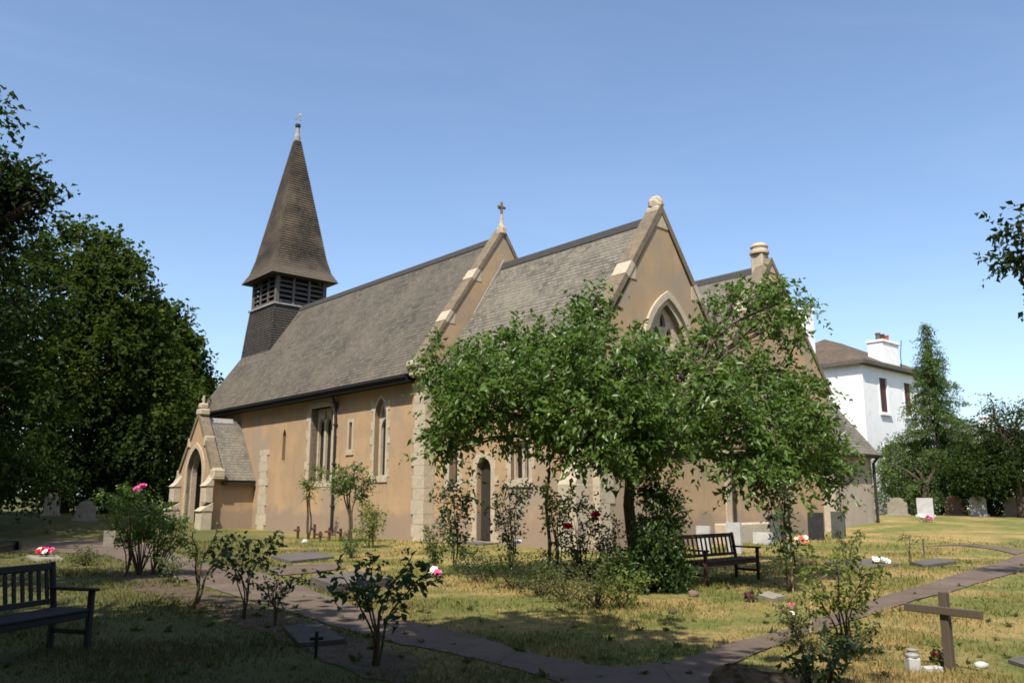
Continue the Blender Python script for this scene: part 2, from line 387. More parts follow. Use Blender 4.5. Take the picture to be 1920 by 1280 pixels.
# ------------------------------------------------------------------ leaves, shrubs and trees
def unit(a): return a / np.maximum(np.linalg.norm(a, axis=-1, keepdims=True), 1e-9)
def rdir(n): return unit(RNG.normal(size=(n, 3)))
def np_mesh(name, V, tris, mat, parent, tint=None, loc=(0, 0, 0)):
    me = bpy.data.meshes.new(name); me.vertices.add(len(V)); me.vertices.foreach_set('co', np.asarray(V, np.float32).ravel())
    n = len(tris); me.loops.add(n * 3); me.loops.foreach_set('vertex_index', np.asarray(tris, np.int32).ravel())
    me.polygons.add(n); me.polygons.foreach_set('loop_start', np.arange(0, n * 3, 3, dtype=np.int32))
    if tint is not None:
        a = me.attributes.new('tint', 'FLOAT', 'POINT'); a.data.foreach_set('value', np.asarray(tint, np.float32))
    me.update(calc_edges=True); me.materials.append(mat)
    o = bpy.data.objects.new(name, me); COL.objects.link(o)
    if parent is not None: o.parent = parent
    o.location = loc; return o
def leaf_geo(P, D, L, wr=.5, fold=.18):
    """folded pointed leaves: P base points, D directions, L lengths"""
    n = len(P); L = L[:, None]
    S = unit(np.cross(D, rdir(n) + np.array([0, 0, 1.1]))); U = np.cross(S, D)
    U *= np.where(U[:, 2:3] < 0, -1, 1) * np.where(RNG.random((n, 1)) < .12, -1, 1)
    V = np.stack([P, P + D * L * .42 + S * L * wr * .5 + U * L * fold, P + D * L - U * L * .12, P + D * L * .42 - S * L * wr * .5 + U * L * fold], 1).reshape(-1, 3)
    b = np.arange(n)[:, None] * 4
    T = np.concatenate([b + np.array([[0, 1, 2]]), b + np.array([[0, 2, 3]])], 0)
    return V, T
def shoots(P0, D0, Ls, m, leaf, droop=.35, wr=.5, spread=.8, jitter=.02):
    """m leaves alternately along each drooping shoot"""
    n = len(P0); t = (np.arange(m) + .6)[None, :] / m * np.ones((n, 1)) + RNG.normal(0, .04, (n, m))
    Lb = np.asarray(Ls)[:, None, None]; t3 = t[..., None]
    P = P0[:, None, :] + D0[:, None, :] * t3 * Lb; P[..., 2] -= droop * (t ** 2) * np.asarray(Ls)[:, None]
    lat = unit(np.cross(np.repeat(D0[:, None, :], m, 1), RNG.normal(size=(n, m, 3)) + np.array([0, 0, .6])))
    lat *= np.where(np.arange(m) % 2, 1, -1)[None, :, None]
    D = unit(D0[:, None, :] * .55 + lat * spread + np.array([0, 0, -droop * .9]) + RNG.normal(0, .25, (n, m, 3)))
    P = P + RNG.normal(0, jitter, P.shape)
    return P.reshape(-1, 3), D.reshape(-1, 3)
def crown_mesh(name, tips, dirs, parent, mat, leaf=.11, ns=4, m=8, Ls=.7, droop=.35, wr=.5, jit=.12, up=.15, tint_amp=.5):
    n = len(tips)
    P0 = np.repeat(tips, ns, 0) + RNG.normal(0, jit, (n * ns, 3))
    D0 = unit(np.repeat(dirs, ns, 0) * .7 + rdir(n * ns) * .9 + np.array([0, 0, up]))
    LL = Ls * RNG.uniform(.5, 1.25, n * ns)
    P, D = shoots(P0, D0, LL, m, leaf, droop, wr, jitter=leaf * .25)
    k = len(P); L = leaf * RNG.uniform(.45, 1.3, k)
    V, T = leaf_geo(P, D, L, wr)
    sh_t = np.repeat(RNG.random(n), ns * m) * tint_amp + RNG.random(k) * (1 - tint_amp)     # each spray and each leaf its own green
    return np_mesh(name, V, T, mat, parent, np.repeat(sh_t, 4)), (P0, D0, LL, droop)
def fill_lobe(c, r, n, shell=.45):
    d = rdir(n); q = (shell + (1 - shell) * RNG.random(n) ** .6) * RNG.uniform(.8, 1.12, n)
    return np.asarray(c) + d * q[:, None] * np.asarray(r), unit(d * np.array([1, 1, .7]))
def bend(a, b, lift=.15, k=6, wob=.05, sd=0):
    a = Vector(a); b = Vector(b); L = (b - a).length; rg = random.Random(sd); out = []
    ox, oy, oz = (rg.uniform(-1, 1) for _ in range(3))
    for i in range(k + 1):
        t = i / k; w = math.sin(math.pi * t)
        out.append(a.lerp(b, t) + Vector((ox * wob * L * w + .4 * wob * L * math.sin(7 * t + ox) * w, oy * wob * L * w, lift * L * w + oz * wob * L * w * .5)))
    return out
def make_tree(name, label, cat, base, lobes, mat, trunk_h=2.2, r0=.2, leaf=.11, ns=4, m=8, Ls=.7, droop=.35, wr=.5,
              group=None, fork=None, twigs=True, bark='bark', up=.15, twig_r=.008, jit=.12, nbr=7, shell=.45, tint_amp=.5):
    """lobes: (centre xyz relative to base, radii, number of sprays)"""
    root = empty(name, base, label, cat, group)
    tb = MB(); top = Vector(fork or (0.05, 0, trunk_h))
    tr = bend((0, 0, -.1), top, 0, 6, .05, 3)
    tb.tube(tr, [r0 * (1.35 - .9 * min(1, i * .5)) if i < 2 else r0 * (.95 - .04 * i) for i in range(7)], 10)
    tips = []; dirs = []
    for li, (c, r, n) in enumerate(lobes):
        p, d = fill_lobe(c, r, n, shell); tips.append(p); dirs.append(d)
        cv = Vector(c); end = cv - Vector((0, 0, r[2] * .25))
        limb = bend(top, end, .1, 6, .07, li + 10)
        rl = r0 * random.uniform(.34, .5)
        tb.tube(limb, [rl * (1 - .12 * i) for i in range(7)], 7)
        for k in range(min(nbr, n)):
            q = p[k * (n // max(1, min(nbr, n)))]
            st = limb[random.choice((3, 4, 5, 6))]
            br = bend(st, q, .08, 4, .08, li * 50 + k)
            tb.tube(br, [rl * .42 * (1 - .2 * i) + .004 for i in range(5)], 5)
    tips = np.concatenate(tips); dirs = np.concatenate(dirs)
    cr, (P0, D0, LL, dr) = crown_mesh('crown', tips, dirs, root, mat, leaf, ns, m, Ls, droop, wr, jit, up, tint_amp)
    if twigs:
        for p, d, l in list(zip(P0, D0, LL))[::2]:
            pts = [Vector(p + d * t * l) - Vector((0, 0, dr * t * t * l)) for t in (-.25, .3, .85)]
            tb.tube(pts, [twig_r, twig_r * .75, twig_r * .35], 3, False)
    tb.build('trunk', M[bark], root, smooth=True, fix=False)
    return root

def flower_geo(mb, c, r, seed=0, face=(0, -.5, .85)):
    """rosette of overlapping petals"""
    rg = random.Random(seed); N = Vector(face).normalized(); A = N.orthogonal().normalized(); B = N.cross(A)
    c = Vector(c)
    for ring, (k, tilt, q) in enumerate(((6, .25, 1), (5, .7, .78), (4, 1.15, .5))):
        for i in range(k):
            a = 2 * math.pi * (i + ring * .4) / k + rg.uniform(-.15, .15)
            R = A * math.cos(a) + B * math.sin(a); T = -A * math.sin(a) + B * math.cos(a)
            o = R * math.cos(tilt) + N * math.sin(tilt)
            w = r * q * .62
            mb.add([c, c + o * r * q * .6 + T * w, c + o * r * q + N * r * .12, c + o * r * q * .6 - T * w], [(0, 1, 2), (0, 2, 3)])
    mb.blob(c + N * r * .12, (r * .3, r * .3, r * .3), 6, 4, 0)
def make_rose(name, label, cat, base, h, spread, n_stem, mat, leaf=.07, dens=1.0, bare=.35, flowers=(), group=None, fmat='pink', lean=(0, 0), seed=1, top_heavy=1.0, stake=False, fr=.07, Ls=.17, ns=1, m=6, droop=.25, stem_r=.009):
    """upright garden shrub: branching stems from the ground, leafy sprays on their upper parts"""
    root = empty(name, base, label, cat, group); rg = random.Random(seed); st = MB(); T = []; Dd = []
    for i in range(n_stem):
        a = 2 * math.pi * (i + rg.uniform(-.3, .3)) / n_stem; q = spread * rg.uniform(.45, 1); hh = h * rg.uniform(.72, 1)
        end = Vector((math.cos(a) * q + lean[0], math.sin(a) * q + lean[1], hh))
        p0 = Vector((math.cos(a) * .05 * spread, math.sin(a) * .05 * spread, -.03))
        pts = bend(p0, end, 0, 8, .08, seed * 31 + i)
        pts = [p + Vector((math.cos(a), math.sin(a), 0)) * -.35 * q * math.sin(math.pi * j / 8) for j, p in enumerate(pts)]
        st.tube(pts, [stem_r * 1.5 * (1 - .085 * j) for j in range(9)], 6)
        for j in range(2, 9):
            if j / 8 < bare: continue
            for _ in range(max(1, int(round(dens * (1.6 if j > 5 else 1) * (top_heavy if j > 5 else 1))))):
                dv = Vector((math.cos(a) + rg.uniform(-1.2, 1.2), math.sin(a) + rg.uniform(-1.2, 1.2), rg.uniform(-.1, .9))).normalized()
                L = spread * rg.uniform(.1, .3); e = pts[j] + dv * L
                st.tube(bend(pts[j], e, .05, 3, .05, j + i), [stem_r * .7, stem_r * .6, stem_r * .5, stem_r * .35], 4, False)
                for tt in ((1,) if rg.random() < .5 else (.55, 1)): T.append(pts[j].lerp(e, tt)); Dd.append(dv)
    crown_mesh('foliage', np.array(T), np.array(Dd), root, mat, leaf, ns, m, Ls, droop, .62, .03, .1)
    st.build('stem', M['twig'], root, smooth=True, fix=False)
    for k, (fx, fy, fz, mm) in enumerate(flowers):
        f = MB(); flower_geo(f, (0, 0, 0), fr, seed + k); f.build('flower', M[mm], root, (fx, fy, fz), fix=False)
    if stake:
        s = MB(); s.tube([(.07, .02, -.05), (.09, .03, h * .8)], .016, 6); s.build('support_stake', M['stake'], root)
    return root
def make_bush(name, label, cat, base, lobes, mat, leaf=.08, ns=4, m=7, Ls=.3, droop=.2, group=None, wr=.55, flowers=(), fr=.06, shell=.3):
    """dense shrub: short stems under lobes of leafy sprays"""
    root = empty(name, base, label, cat, group); st = MB(); T = []; D = []
    for li, (c, r, n) in enumerate(lobes):
        p, d = fill_lobe(c, r, n, shell); k = p[:, 2] > .02; p = p[k]; d = d[k]; T.append(p); D.append(d)
        for q in p[::4]:
            st.tube(bend((c[0] * .55, c[1] * .55, -.02), q, .05, 4, .06, li), [.016, .013, .01, .007, .004], 4, False)
    crown_mesh('foliage', np.concatenate(T), np.concatenate(D), root, mat, leaf, ns, m, Ls, droop, wr, .05)
    st.build('stem', M['twig'], root, smooth=True, fix=False)
    for k, (fx, fy, fz, mm) in enumerate(flowers):
        f = MB(); flower_geo(f, (0, 0, 0), fr, 5 + k); f.build('flower', M[mm], root, (fx, fy, fz), fix=False)
    return root

# ------------------------------------------------------------------ ground, paths
def axis_pts():
    near = np.arange(-34, 34.01, .4); far = np.array([36, 39, 43, 48, 55, 65, 80, 100, 130, 180, 260, 400, 700, 1300, 2500])
    return np.concatenate([-far[::-1], near, far])
gxs = axis_pts(); gys = np.concatenate([-np.array([2500, 1300, 700, 400, 200, 100, 60, 40, 25, 15, 8])[:], np.arange(-4, 56.01, .4), np.array([58, 61, 65, 70, 80, 100, 130, 180, 260, 400, 700, 1300, 2500])])
XX, YY = np.meshgrid(gxs, gys); ZZ = terrain(XX, YY)
nx, ny = len(gxs), len(gys)
idx = np.arange(nx * ny).reshape(ny, nx)
q = np.stack([idx[:-1, :-1], idx[:-1, 1:], idx[1:, 1:], idx[1:, :-1]], -1).reshape(-1, 4)
tr_ = np.concatenate([q[:, [0, 1, 2]], q[:, [0, 2, 3]]])
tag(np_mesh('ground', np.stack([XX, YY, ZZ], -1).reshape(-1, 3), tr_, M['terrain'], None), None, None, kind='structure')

def strip(name, left, right, mat, lift=.012, step=.3, ragged=.0, cross=6, seed=0):
    """surface strip between two edges (ground points), draped on the terrain"""
    def resample(pts, n):
        P = np.array([(p[0], p[1]) for p in pts]); s = np.r_[0, np.cumsum(np.linalg.norm(np.diff(P, axis=0), axis=1))]
        t = np.linspace(0, s[-1], n); return np.stack([np.interp(t, s, P[:, 0]), np.interp(t, s, P[:, 1])], 1)
    L = sum((Vector(a[:2]) - Vector(b[:2])).length for a, b in zip(left, left[1:])); n = max(8, int(L / step))
    A = resample(left, n); B = resample(right, n)
    k = np.array([1, 2, 3, 2, 1]) / 9.0
    for E_ in (A, B):
        for ax in (0, 1): E_[2:-2, ax] = np.convolve(E_[:, ax], k, 'same')[2:-2]
    rg = np.random.default_rng(seed); d = unit(B - A)
    A = A + d * rg.normal(0, ragged, (n, 1)); B = B + d * rg.normal(0, ragged, (n, 1))
    t = np.linspace(0, 1, cross + 1)[None, :, None]; P = A[:, None] * (1 - t) + B[:, None] * t
    Z = terrain(P[..., 0], P[..., 1]) + lift
    V = np.concatenate([P, Z[..., None]], -1).reshape(-1, 3); I = np.arange(n * (cross + 1)).reshape(n, cross + 1)
    Q = np.stack([I[:-1, :-1], I[1:, :-1], I[1:, 1:], I[:-1, 1:]], -1).reshape(-1, 4)
    T = np.concatenate([Q[:, [0, 1, 2]], Q[:, [0, 2, 3]]])
    nrm = np.cross(V[T[0, 1]] - V[T[0, 0]], V[T[0, 2]] - V[T[0, 0]])
    if nrm[2] < 0: T = T[:, ::-1]
    o = np_mesh(name, V, T, mat, None); tag(o, None, None, kind='structure'); return (A, B)
PATHS = []
def gp(*pts): return [G(*p)[:2] for p in pts]
# the main path: from the left past the roses, across the front
PATHS.append(strip('path',
    gp((-220, 985), (-60, 1000), (100, 1002), (230, 1006), (330, 1038), (395, 1058), (500, 1078), (570, 1100), (640, 1128), (737, 1163), (823, 1175), (906, 1198), (1007, 1228), (1081, 1246), (1155, 1255), (1250, 1247), (1330, 1222)),
    gp((-220, 1018), (-60, 1032), (100, 1035), (200, 1042), (256, 1060), (330, 1086), (380, 1098), (467, 1125), (535, 1145), (640, 1178), (730, 1204), (829, 1220), (948, 1249), (1037, 1274), (1110, 1310), (1190, 1345), (1420, 1330)),
    M['asphalt'], .012, ragged=.05, seed=1))
PATHS.append(strip('path',
    gp((2300, 975), (2100, 1000), (1920, 1039), (1895, 1045), (1797, 1077), (1708, 1104), (1634, 1126), (1559, 1152), (1472, 1184), (1386, 1201), (1326, 1221), (1240, 1250)),
    gp((2300, 1002), (2100, 1028), (1920, 1069), (1895, 1077), (1826, 1096), (1767, 1114), (1678, 1138), (1598, 1164), (1521, 1188), (1412, 1228), (1345, 1262), (1300, 1330)),
    M['asphalt'], .017, ragged=.05, seed=2))
PATHS.append(strip('path', gp((1905, 1041), (1870, 1031), (1800, 1022), (1720, 1017)), gp((1925, 1034), (1880, 1025), (1810, 1017), (1722, 1014)), M['asphalt'], .022, ragged=.015, seed=3))
PATHS.append(strip('path', gp((500, 1066), (560, 1060), (620, 1057)), gp((520, 1080), (590, 1074), (650, 1066)), M['asphalt'], .022, ragged=.02, seed=4))
# bare, worn bed below the roses beside the path
strip('soil', gp((250, 1066), (330, 1092), (470, 1132), (600, 1172), (700, 1206), (790, 1236)), gp((190, 1072), (280, 1112), (430, 1165), (560, 1215), (650, 1262), (760, 1290)), M['earth'], .008, ragged=.08, seed=5)

def grass():
    n = 190000
    d = 5.5 * (34 / 5.5) ** RNG.random(n) ; az = RNG.uniform(-.66, .66, n)
    x = d * np.sin(az); y = d * np.cos(az)
    keep = np.ones(n, bool)
    for A, B in PATHS:
        poly = np.concatenate([A, B[::-1]]); inside = np.zeros(n, bool); j = len(poly) - 1
        for i in range(len(poly)):
            xi, yi = poly[i]; xj, yj = poly[j]
            c = ((yi > y) != (yj > y)) & (x < (xj - xi) * (y - yi) / (yj - yi + 1e-12) + xi); inside ^= c; j = i
        keep &= ~inside
    lx = (x + 3.299) * UE.x + (y - 31.19) * UE.y; ly = (x + 3.299) * UN.x + (y - 31.19) * UN.y     # not inside the church
    keep &= ~((ly > -.05) & (lx < 8.6)) & ~((ly > -2.3) & (lx < -14.2) & (lx > -19.3))
    patch = np.sin(x * 1.7 + 2 * np.sin(y * .9)) + np.sin(y * 2.1 + 1.5 * np.sin(x * 1.3))
    keep &= RNG.random(n) < .55 + .22 * patch
    x, y, d, patch = x[keep], y[keep], d[keep], patch[keep]; n = len(x)
    h = RNG.uniform(.02, .055, n) * (1 + .35 * patch.clip(-1, 1.5)) * (1 + d / 60); w = .0035 + d * .00045
    a = RNG.uniform(0, 2 * np.pi, n); ln = RNG.uniform(.2, 1.0, n) * h; la = RNG.uniform(0, 2 * np.pi, n)
    z = terrain(x, y)
    V = np.stack([np.stack([x - np.cos(a) * w, y - np.sin(a) * w, z - .005], 1), np.stack([x + np.cos(a) * w, y + np.sin(a) * w, z - .005], 1),
                  np.stack([x + np.cos(la) * ln, y + np.sin(la) * ln, z + h], 1)], 1).reshape(-1, 3)
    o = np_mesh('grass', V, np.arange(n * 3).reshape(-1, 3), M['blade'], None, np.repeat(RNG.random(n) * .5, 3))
    tag(o, 'short dry turf growing between the paths and graves', 'grass', kind='stuff')
grass()
def weeds():
    n = 420; d = 6 * (26 / 6) ** RNG.random(n); az = RNG.uniform(-.62, .62, n); x = d * np.sin(az); y = d * np.cos(az)
    c = np.stack([x, y, terrain(x, y) + .005], 1); k = 9
    P = np.repeat(c, k, 0); D = rdir(n * k); D[:, 2] = np.abs(D[:, 2]) * .55 + .1; D = unit(D)
    V, T = leaf_geo(P, D, np.repeat(RNG.uniform(.04, .1, n), k) * RNG.uniform(.6, 1.2, n * k), .45)
    o = np_mesh('weeds', V, T, M['leaf_scrub'], None, np.repeat(np.repeat(RNG.random(n), k), 4)); tag(o, 'scattered low weeds and clover in the turf and along the path edges', 'weeds', kind='stuff')
weeds()

# ------------------------------------------------------------------ the church (local axes: x east, y north)
CH0 = Vector((-3.299, 31.19, 0))
church = empty('church', CH0, 'old tan-rendered church with slate roofs and a shingled bell turret with spire', 'church', rz=math.atan2(UE.y, UE.x))
def S_(y0):    # slab facing south: a along x, b up, depth going north
    return lambda a, b, d: (a, y0 + d, b)
def E_(x0):    # slab facing east: a along y, b up, depth going west
    return lambda a, b, d: (x0 - d, a, b)
def arch(cx, w, z0, zs, zt, n=7):
    """pointed opening: sill z0, spring zs, apex zt"""
    a = w / 2; R = zt - zs; r = (a * a + R * R) / (2 * a); th = math.acos(max(-1, min(1, (r - a) / r)))
    right = [(cx + a - r + r * math.cos(th * i / n), zs + r * math.sin(th * i / n)) for i in range(n + 1)]
    right[-1] = (cx, zt)
    return [(cx - a, z0), (cx + a, z0)] + right + [(2 * cx - x, z) for x, z in right[-2::-1]]
def rect(x0, x1, z0, z1): return [(x0, z0), (x1, z0), (x1, z1), (x0, z1)]
def grow(poly, k):
    cx = sum(p[0] for p in poly) / len(poly); cz = (min(p[1] for p in poly) + max(p[1] for p in poly)) / 2
    w = max(p[0] for p in poly) - min(p[0] for p in poly); h = max(p[1] for p in poly) - min(p[1] for p in poly)
    return [(cx + (x - cx) * (1 + 2 * k / w), cz + (z - cz) * (1 + 2 * k / h)) for x, z in poly]
def shrink(poly, k): return grow(poly, -k)
def window(fn, opening, surround=.17, proud=.012, glass_d=.32, lights=None, quoin=True, sill=True, stone='stone', frame_d=.26, seed=0, glass='glass'):
    """dressed-stone surround with reveal, tracery, pane"""
    mb = MB(); rg = random.Random(seed)
    mb.panel(grow(opening, surround), [opening], fn, -proud, glass_d + .02)
    x0 = min(p[0] for p in opening); x1 = max(p[0] for p in opening); z0 = min(p[1] for p in opening); z1 = max(p[1] for p in opening)
    if quoin:
        z = z0 - surround * .2; k = rg.randint(0, 1)
        while z < z1 - .5:
            h = rg.uniform(.28, .42)
            if k % 2 == 0:
                e = rg.uniform(.1, .2)
                for (a, b) in ((x0 - surround - e, x0 - surround + .03), (x1 + surround - .03, x1 + surround + e)):
                    mb.prism(rect(a, b, z, z + h), fn, -proud - .003, .1)
            z += h; k += 1
    if sill: mb.prism(rect(x0 - surround - .06, x1 + surround + .06, z0 - .24, z0 - .02), fn, -.05, .3)
    w = mb.build('window', M[stone], church)
    if lights:
        t = MB(); t.panel(shrink(opening, -.01), lights, fn, glass_d - .14, glass_d - .02); t.build('tracery', M[stone], w)
    g = MB(); g.prism(shrink(opening, -.02), fn, glass_d, glass_d + .02); g.build('pane', M[glass], w)
    return w
def courses(y_e, z_e, y_r, z_r, x0, x1, ch=.175, th=.016, flip=False):
    """slated slope as stepped courses from eave (y_e,z_e) to ridge (y_r,z_r); profile swept along x"""
    L = math.hypot(y_r - y_e, z_r - z_e); n = max(2, int(round(L / ch))); dy, dz = (y_r - y_e) / L, (z_r - z_e) / L
    ny_, nz_ = (-dz, dy) if dy > 0 else (dz, -dy)
    if nz_ < 0: ny_, nz_ = -ny_, -nz_
    prof = []
    for i in range(n):
        s0 = L * i / n; s1 = L * (i + 1) / n
        prof.append((y_e + dy * s0 + ny_ * th, z_e + dz * s0 + nz_ * th)); prof.append((y_e + dy * s1 + ny_ * .008, z_e + dz * s1 + nz_ * .008))
    prof += [(y_r - ny_ * .06, z_r - nz_ * .06), (y_e - ny_ * .06, z_e - nz_ * .06)]
    return prof
def gable_coping(mb, y_c, z_apex, slope, y0, y1, x_w, x_e, th=.22):
    """raked coping on a gable parapet, as two sloping bars"""
    for yy in (y0, y1):
        s = 1 if yy < y_c else -1
        zz = z_apex - slope * abs(y_c - yy); L = math.hypot(y_c - yy, z_apex - zz); nz = abs(y_c - yy) / L; nyy = -s * (z_apex - zz) / L
        poly = [(yy, zz), (y_c, z_apex), (y_c, z_apex + th / nz), (yy + nyy * th, zz + nz * th)]
        mb.prism(poly, lambda a, b, d: (d, a, b), x_w, x_e)

# nave ------------------------------------------------------------
NX0, NY1, NR, NSL = -21.6, 7.8, 3.9, 1.465
NZR = 12.6
op_lanc = arch(-11.62, .34, 3.35, 4.5, 4.85); op_big = rect(-9.02, -6.98, 2.3, 5.62); op_sm = rect(-5.58, -5.34, 3.62, 4.78); op_tall = arch(-3.12, .86, 2.45, 4.9, 5.62)
mb = MB()
mb.panel(rect(NX0, 0, -.4, 6.62), [op_lanc, op_big, op_sm, op_tall], S_(0), 0, .75)
mb.panel(rect(NX0, 0, -.4, 6.62), [], S_(NY1), -.75, 0)
gab = [(.76, -.4), (NY1 - .76, -.4), (NY1 - .76, 6.6), (NR, 6.6 + (NR - .76) * NSL + .9), (.76, 6.6)]
mb.panel([(0.752, -.4), (NY1 - .752, -.4), (NY1 - .752, 6.5), (NY1 - .45, 7.1), (NR, 12.3), (.45, 7.1), (.752, 6.5)], [], E_(NX0 + .5), 0, .5)
mb.build('nave_wall', M['render'], church); mb = MB()
# east gable parapet standing above the roof
mb.panel([(-.3, 6.3), (NY1 + .3, 6.3), (NY1 + .3, 6.58), (NR, NZR + .13), (-.3, 6.58)], [], E_(0), 0, .5)
mb.panel([(.752, -.4), (NY1 - .752, -.4), (NY1 - .752, 6.29), (.752, 6.29)], [], E_(0), 0, .5)
mb.build('gable_wall', M['render_east'], church)
mb = MB()
for s in (0, 1):
    e = (-.5, 6.3) if s == 0 else (NY1 + .5, 6.3)
    mb.prism(courses(e[0], e[1], NR, NZR, 0, 0), lambda a, b, d: (d, a, b), NX0 - .15, -.51)
nroof = mb.build('nave_roof', M['slate'], church)
mb = MB(); mb.prism([(NR - .2, NZR - .2), (NR - .13, NZR + .04), (NR, NZR + .12), (NR + .13, NZR + .04), (NR + .2, NZR - .2)], lambda a, b, d: (d, a, b), NX0 - .17, -.505)
mb.build('ridge', M['ridge'], nroof)
mb = MB()   # eaves board, gutter and west bargeboard
mb.box(NX0, -.62, -.5, -.44, 6.0, 6.24); mb.box(NX0, -.62, -.439, -.003, 6.02, 6.1)
mb.tube([(NX0 - .1, -.54, 6.2), (-.62, -.54, 6.2)], .06, 8)
mb.build('gutter', M['iron'], church)
mb = MB()
for s in (0, 1):
    a = (-.55, 6.02) if s == 0 else (NY1 + .55, 6.02)
    mb.prism([(a[0], a[1]), (NR, NZR - .22), (NR, NZR + .0), (a[0], a[1] + .24)], lambda a_, b_, d: (d, a_, b_), NX0 - .22, NX0 - .153)
mb.build('bargeboard', M['grey_wood'], church)
mb = MB(); gable_coping(mb, NR, NZR + .15, NSL, -.42, NY1 + .42, -.56, .05, .15)
mb.build('coping', M['coping'], church)
mb = MB()   # pale dressed blocks along the gable rake and its foot
def rake_block(mb, yb, xw, xe, y_c, z_apex, slope, sz=.5, lift=.14):
    zb = z_apex - slope * abs(y_c - yb); s = 1 if yb < y_c else -1; L = math.hypot(1, slope)
    ty, tz = s / L, slope / L; ny_, nz_ = -s * slope / L, 1 / L
    p = [(yb - ty * sz * .5, zb - tz * sz * .5), (yb + ty * sz * .5, zb + tz * sz * .5)]
    poly = [p[0], p[1], (p[1][0] + ny_ * lift, p[1][1] + nz_ * lift), (p[0][0] + ny_ * lift, p[0][1] + nz_ * lift)]
    mb.prism(poly, lambda a, b, d: (d, a, b), xw, xe)
    mb.prism([p[0], (p[0][0] + .42 * s, p[0][1]), (p[0][0] + .42 * s, p[1][1]), p[1]], lambda a, b, d: (d, a, b), xe - .2, xe - .035)
for yb in (2.45, 1.1, 5.3, 6.7):
    kb = MB(); rake_block(kb, yb, -.58, .053, NR, NZR + .15, NSL, .55, .17); kb.build('coping_block', M['stone_pale'], church)
mb.bbox(-.6, .07, -.58, -.12, 6.5, 6.78, .07); mb.bbox(-.56, .06, -.44, -.02, 6.18, 6.499, .05)
mb.build('kneeler', M['stone_pale'], church)
mb = MB()
mb.bbox(-.3, .1, NR - .17, NR + .17, NZR + .08, NZR + .48, .08)
mb.lathe([(.15, 0), (.11, .12), (.07, .3), (.05, .58)], (-.1, NR, NZR + .47), 8)
mb.build('apex_stone', M['stone_pale'], church)
mb = MB()   # stone cross on the nave gable
zc = NZR + 1.05
mb.bbox(-.15, -.05, NR - .05, NR + .05, zc - .02, zc + .55, .02)
mb.bbox(-.15, -.05, NR - .22, NR - .051, zc + .26, zc + .37, .02); mb.bbox(-.15, -.05, NR + .051, NR + .22, zc + .26, zc + .37, .02)
mb.bbox(-.3, -.151, NR - .045, NR + .045, zc + .27, zc + .36, .02)
mb.build('gable_cross', M['coping'], church)
def quoin_column(x0, x1, y0, z0, z1, seed, proud=.03, ret=None, stone='stone', wvar=.22):
    mb = MB(); rg = random.Random(seed); z = z0; k = 0
    while z < z1:
        h = rg.uniform(.3, .55); h = min(h, z1 - z + .02); e0 = rg.uniform(.5, 1) * wvar if k % 2 else rg.uniform(0, .25) * wvar; e1 = 0 if ret else (rg.uniform(.3, .9) * wvar if k % 2 else 0)
        mb.bbox(x0 - e0, x1 + e1, y0 - proud - rg.uniform(0, .008), y0 + (ret if ret else .12) + (rg.uniform(.0, .3) if ret else 0), z, z + h - .006, .008); z += h; k += 1
    return mb.build('quoin', M[stone], church)
quoin_column(-.62, .035, 0, -.2, 6.5, 3, .045, .5)
quoin_column(-14.05, -13.35, 0, -.2, 3.9, 5, .04)
window(S_(0), op_lanc, .09, .01, .22, seed=1, quoin=False, sill=False, stone='render')
big = [arch(-8.66, .5, 2.3, 4.75, 5.15), arch(-8.0, .5, 2.3, 4.75, 5.15), arch(-7.34, .5, 2.3, 4.75, 5.15), arch(-8.33, .22, 5.1, 5.3, 5.52, 4), arch(-7.67, .22, 5.1, 5.3, 5.52, 4)]
big = [[(x, z + .04) for x, z in l] for l in big]
window(S_(0), op_big, .24, .02, .5, big, seed=2)
window(S_(0), op_sm, .13, .014, .25, seed=3, quoin=False)
tall = [arch(-3.12, .56, 2.5, 4.35, 4.8), arch(-3.29, .2, 4.86, 5.02, 5.3, 4), arch(-2.95, .2, 4.86, 5.02, 5.3, 4)]
window(S_(0), op_tall, .13, .02, .36, tall, seed=4)
mb = MB(); mb.bbox(-9.5, -6.8, -.05, -.001, -.2, 2.02, .03); mb.build('wall_base', M['render'], church)
mb = MB()
mb.tube([(-6.62, -.5, 6.1), (-6.62, -.22, 5.86), (-6.62, -.1, 5.6), (-6.62, -.1, .1)], .055, 8)
for z in (1.2, 3.0, 4.7): mb.bbox(-6.71, -6.53, -.17, -.003, z, z + .07, .01)
mb.box(-6.74, -6.5, -.3, -.06, 5.5, 5.75); mb.build('drainpipe', M['pipe'], church)

# chancel ------------------------------------------------------------
CX1, CY0, CY1, CR, CZR = 8.44, .45, 7.3, 3.9, 11.3
CSL = 1.42
op_c1 = arch(1.2, .5, 2.15, 3.5, 3.85); op_door = arch(2.98, .78, .12, 2.6, 2.98); op_c2 = rect(4.4, 5.3, 2.2, 3.5)
mb = MB()
mb.panel(rect(.055, CX1, -.4, 6.1), [op_c1, op_door, op_c2], S_(CY0), 0, .6)
mb.build('chancel_wall', M['render'], church); mb = MB()
op_e = arch(CR + .15, 2.1, 3.2, 6.3, 8.15)
outl = [(CY0 + .602, -.4), (CY1, -.4), (CY1, 6.3), (CY1 - .15, 6.6), (CR, CZR + .1), (CY0 - .15, 5.9), (CY0 + .602, 5.9)]
mb.panel(outl, [op_e], E_(CX1 - .002), 0, .5)
mb.build('gable_wall', M['render_east'], church)
mb = MB()
mb.prism(courses(CY0 - .42, CZR - CSL * (CR - CY0 + .42), CR, CZR, 0, 0, .19), lambda a, b, d: (d, a, b), .053, CX1 - .51)
mb.prism(courses(CY1 + .1, CZR - CSL * (CY1 + .1 - CR), CR, CZR, 0, 0, .19), lambda a, b, d: (d, a, b), .053, CX1 - .51)
croof = mb.build('chancel_roof', M['slate_grey'], church)
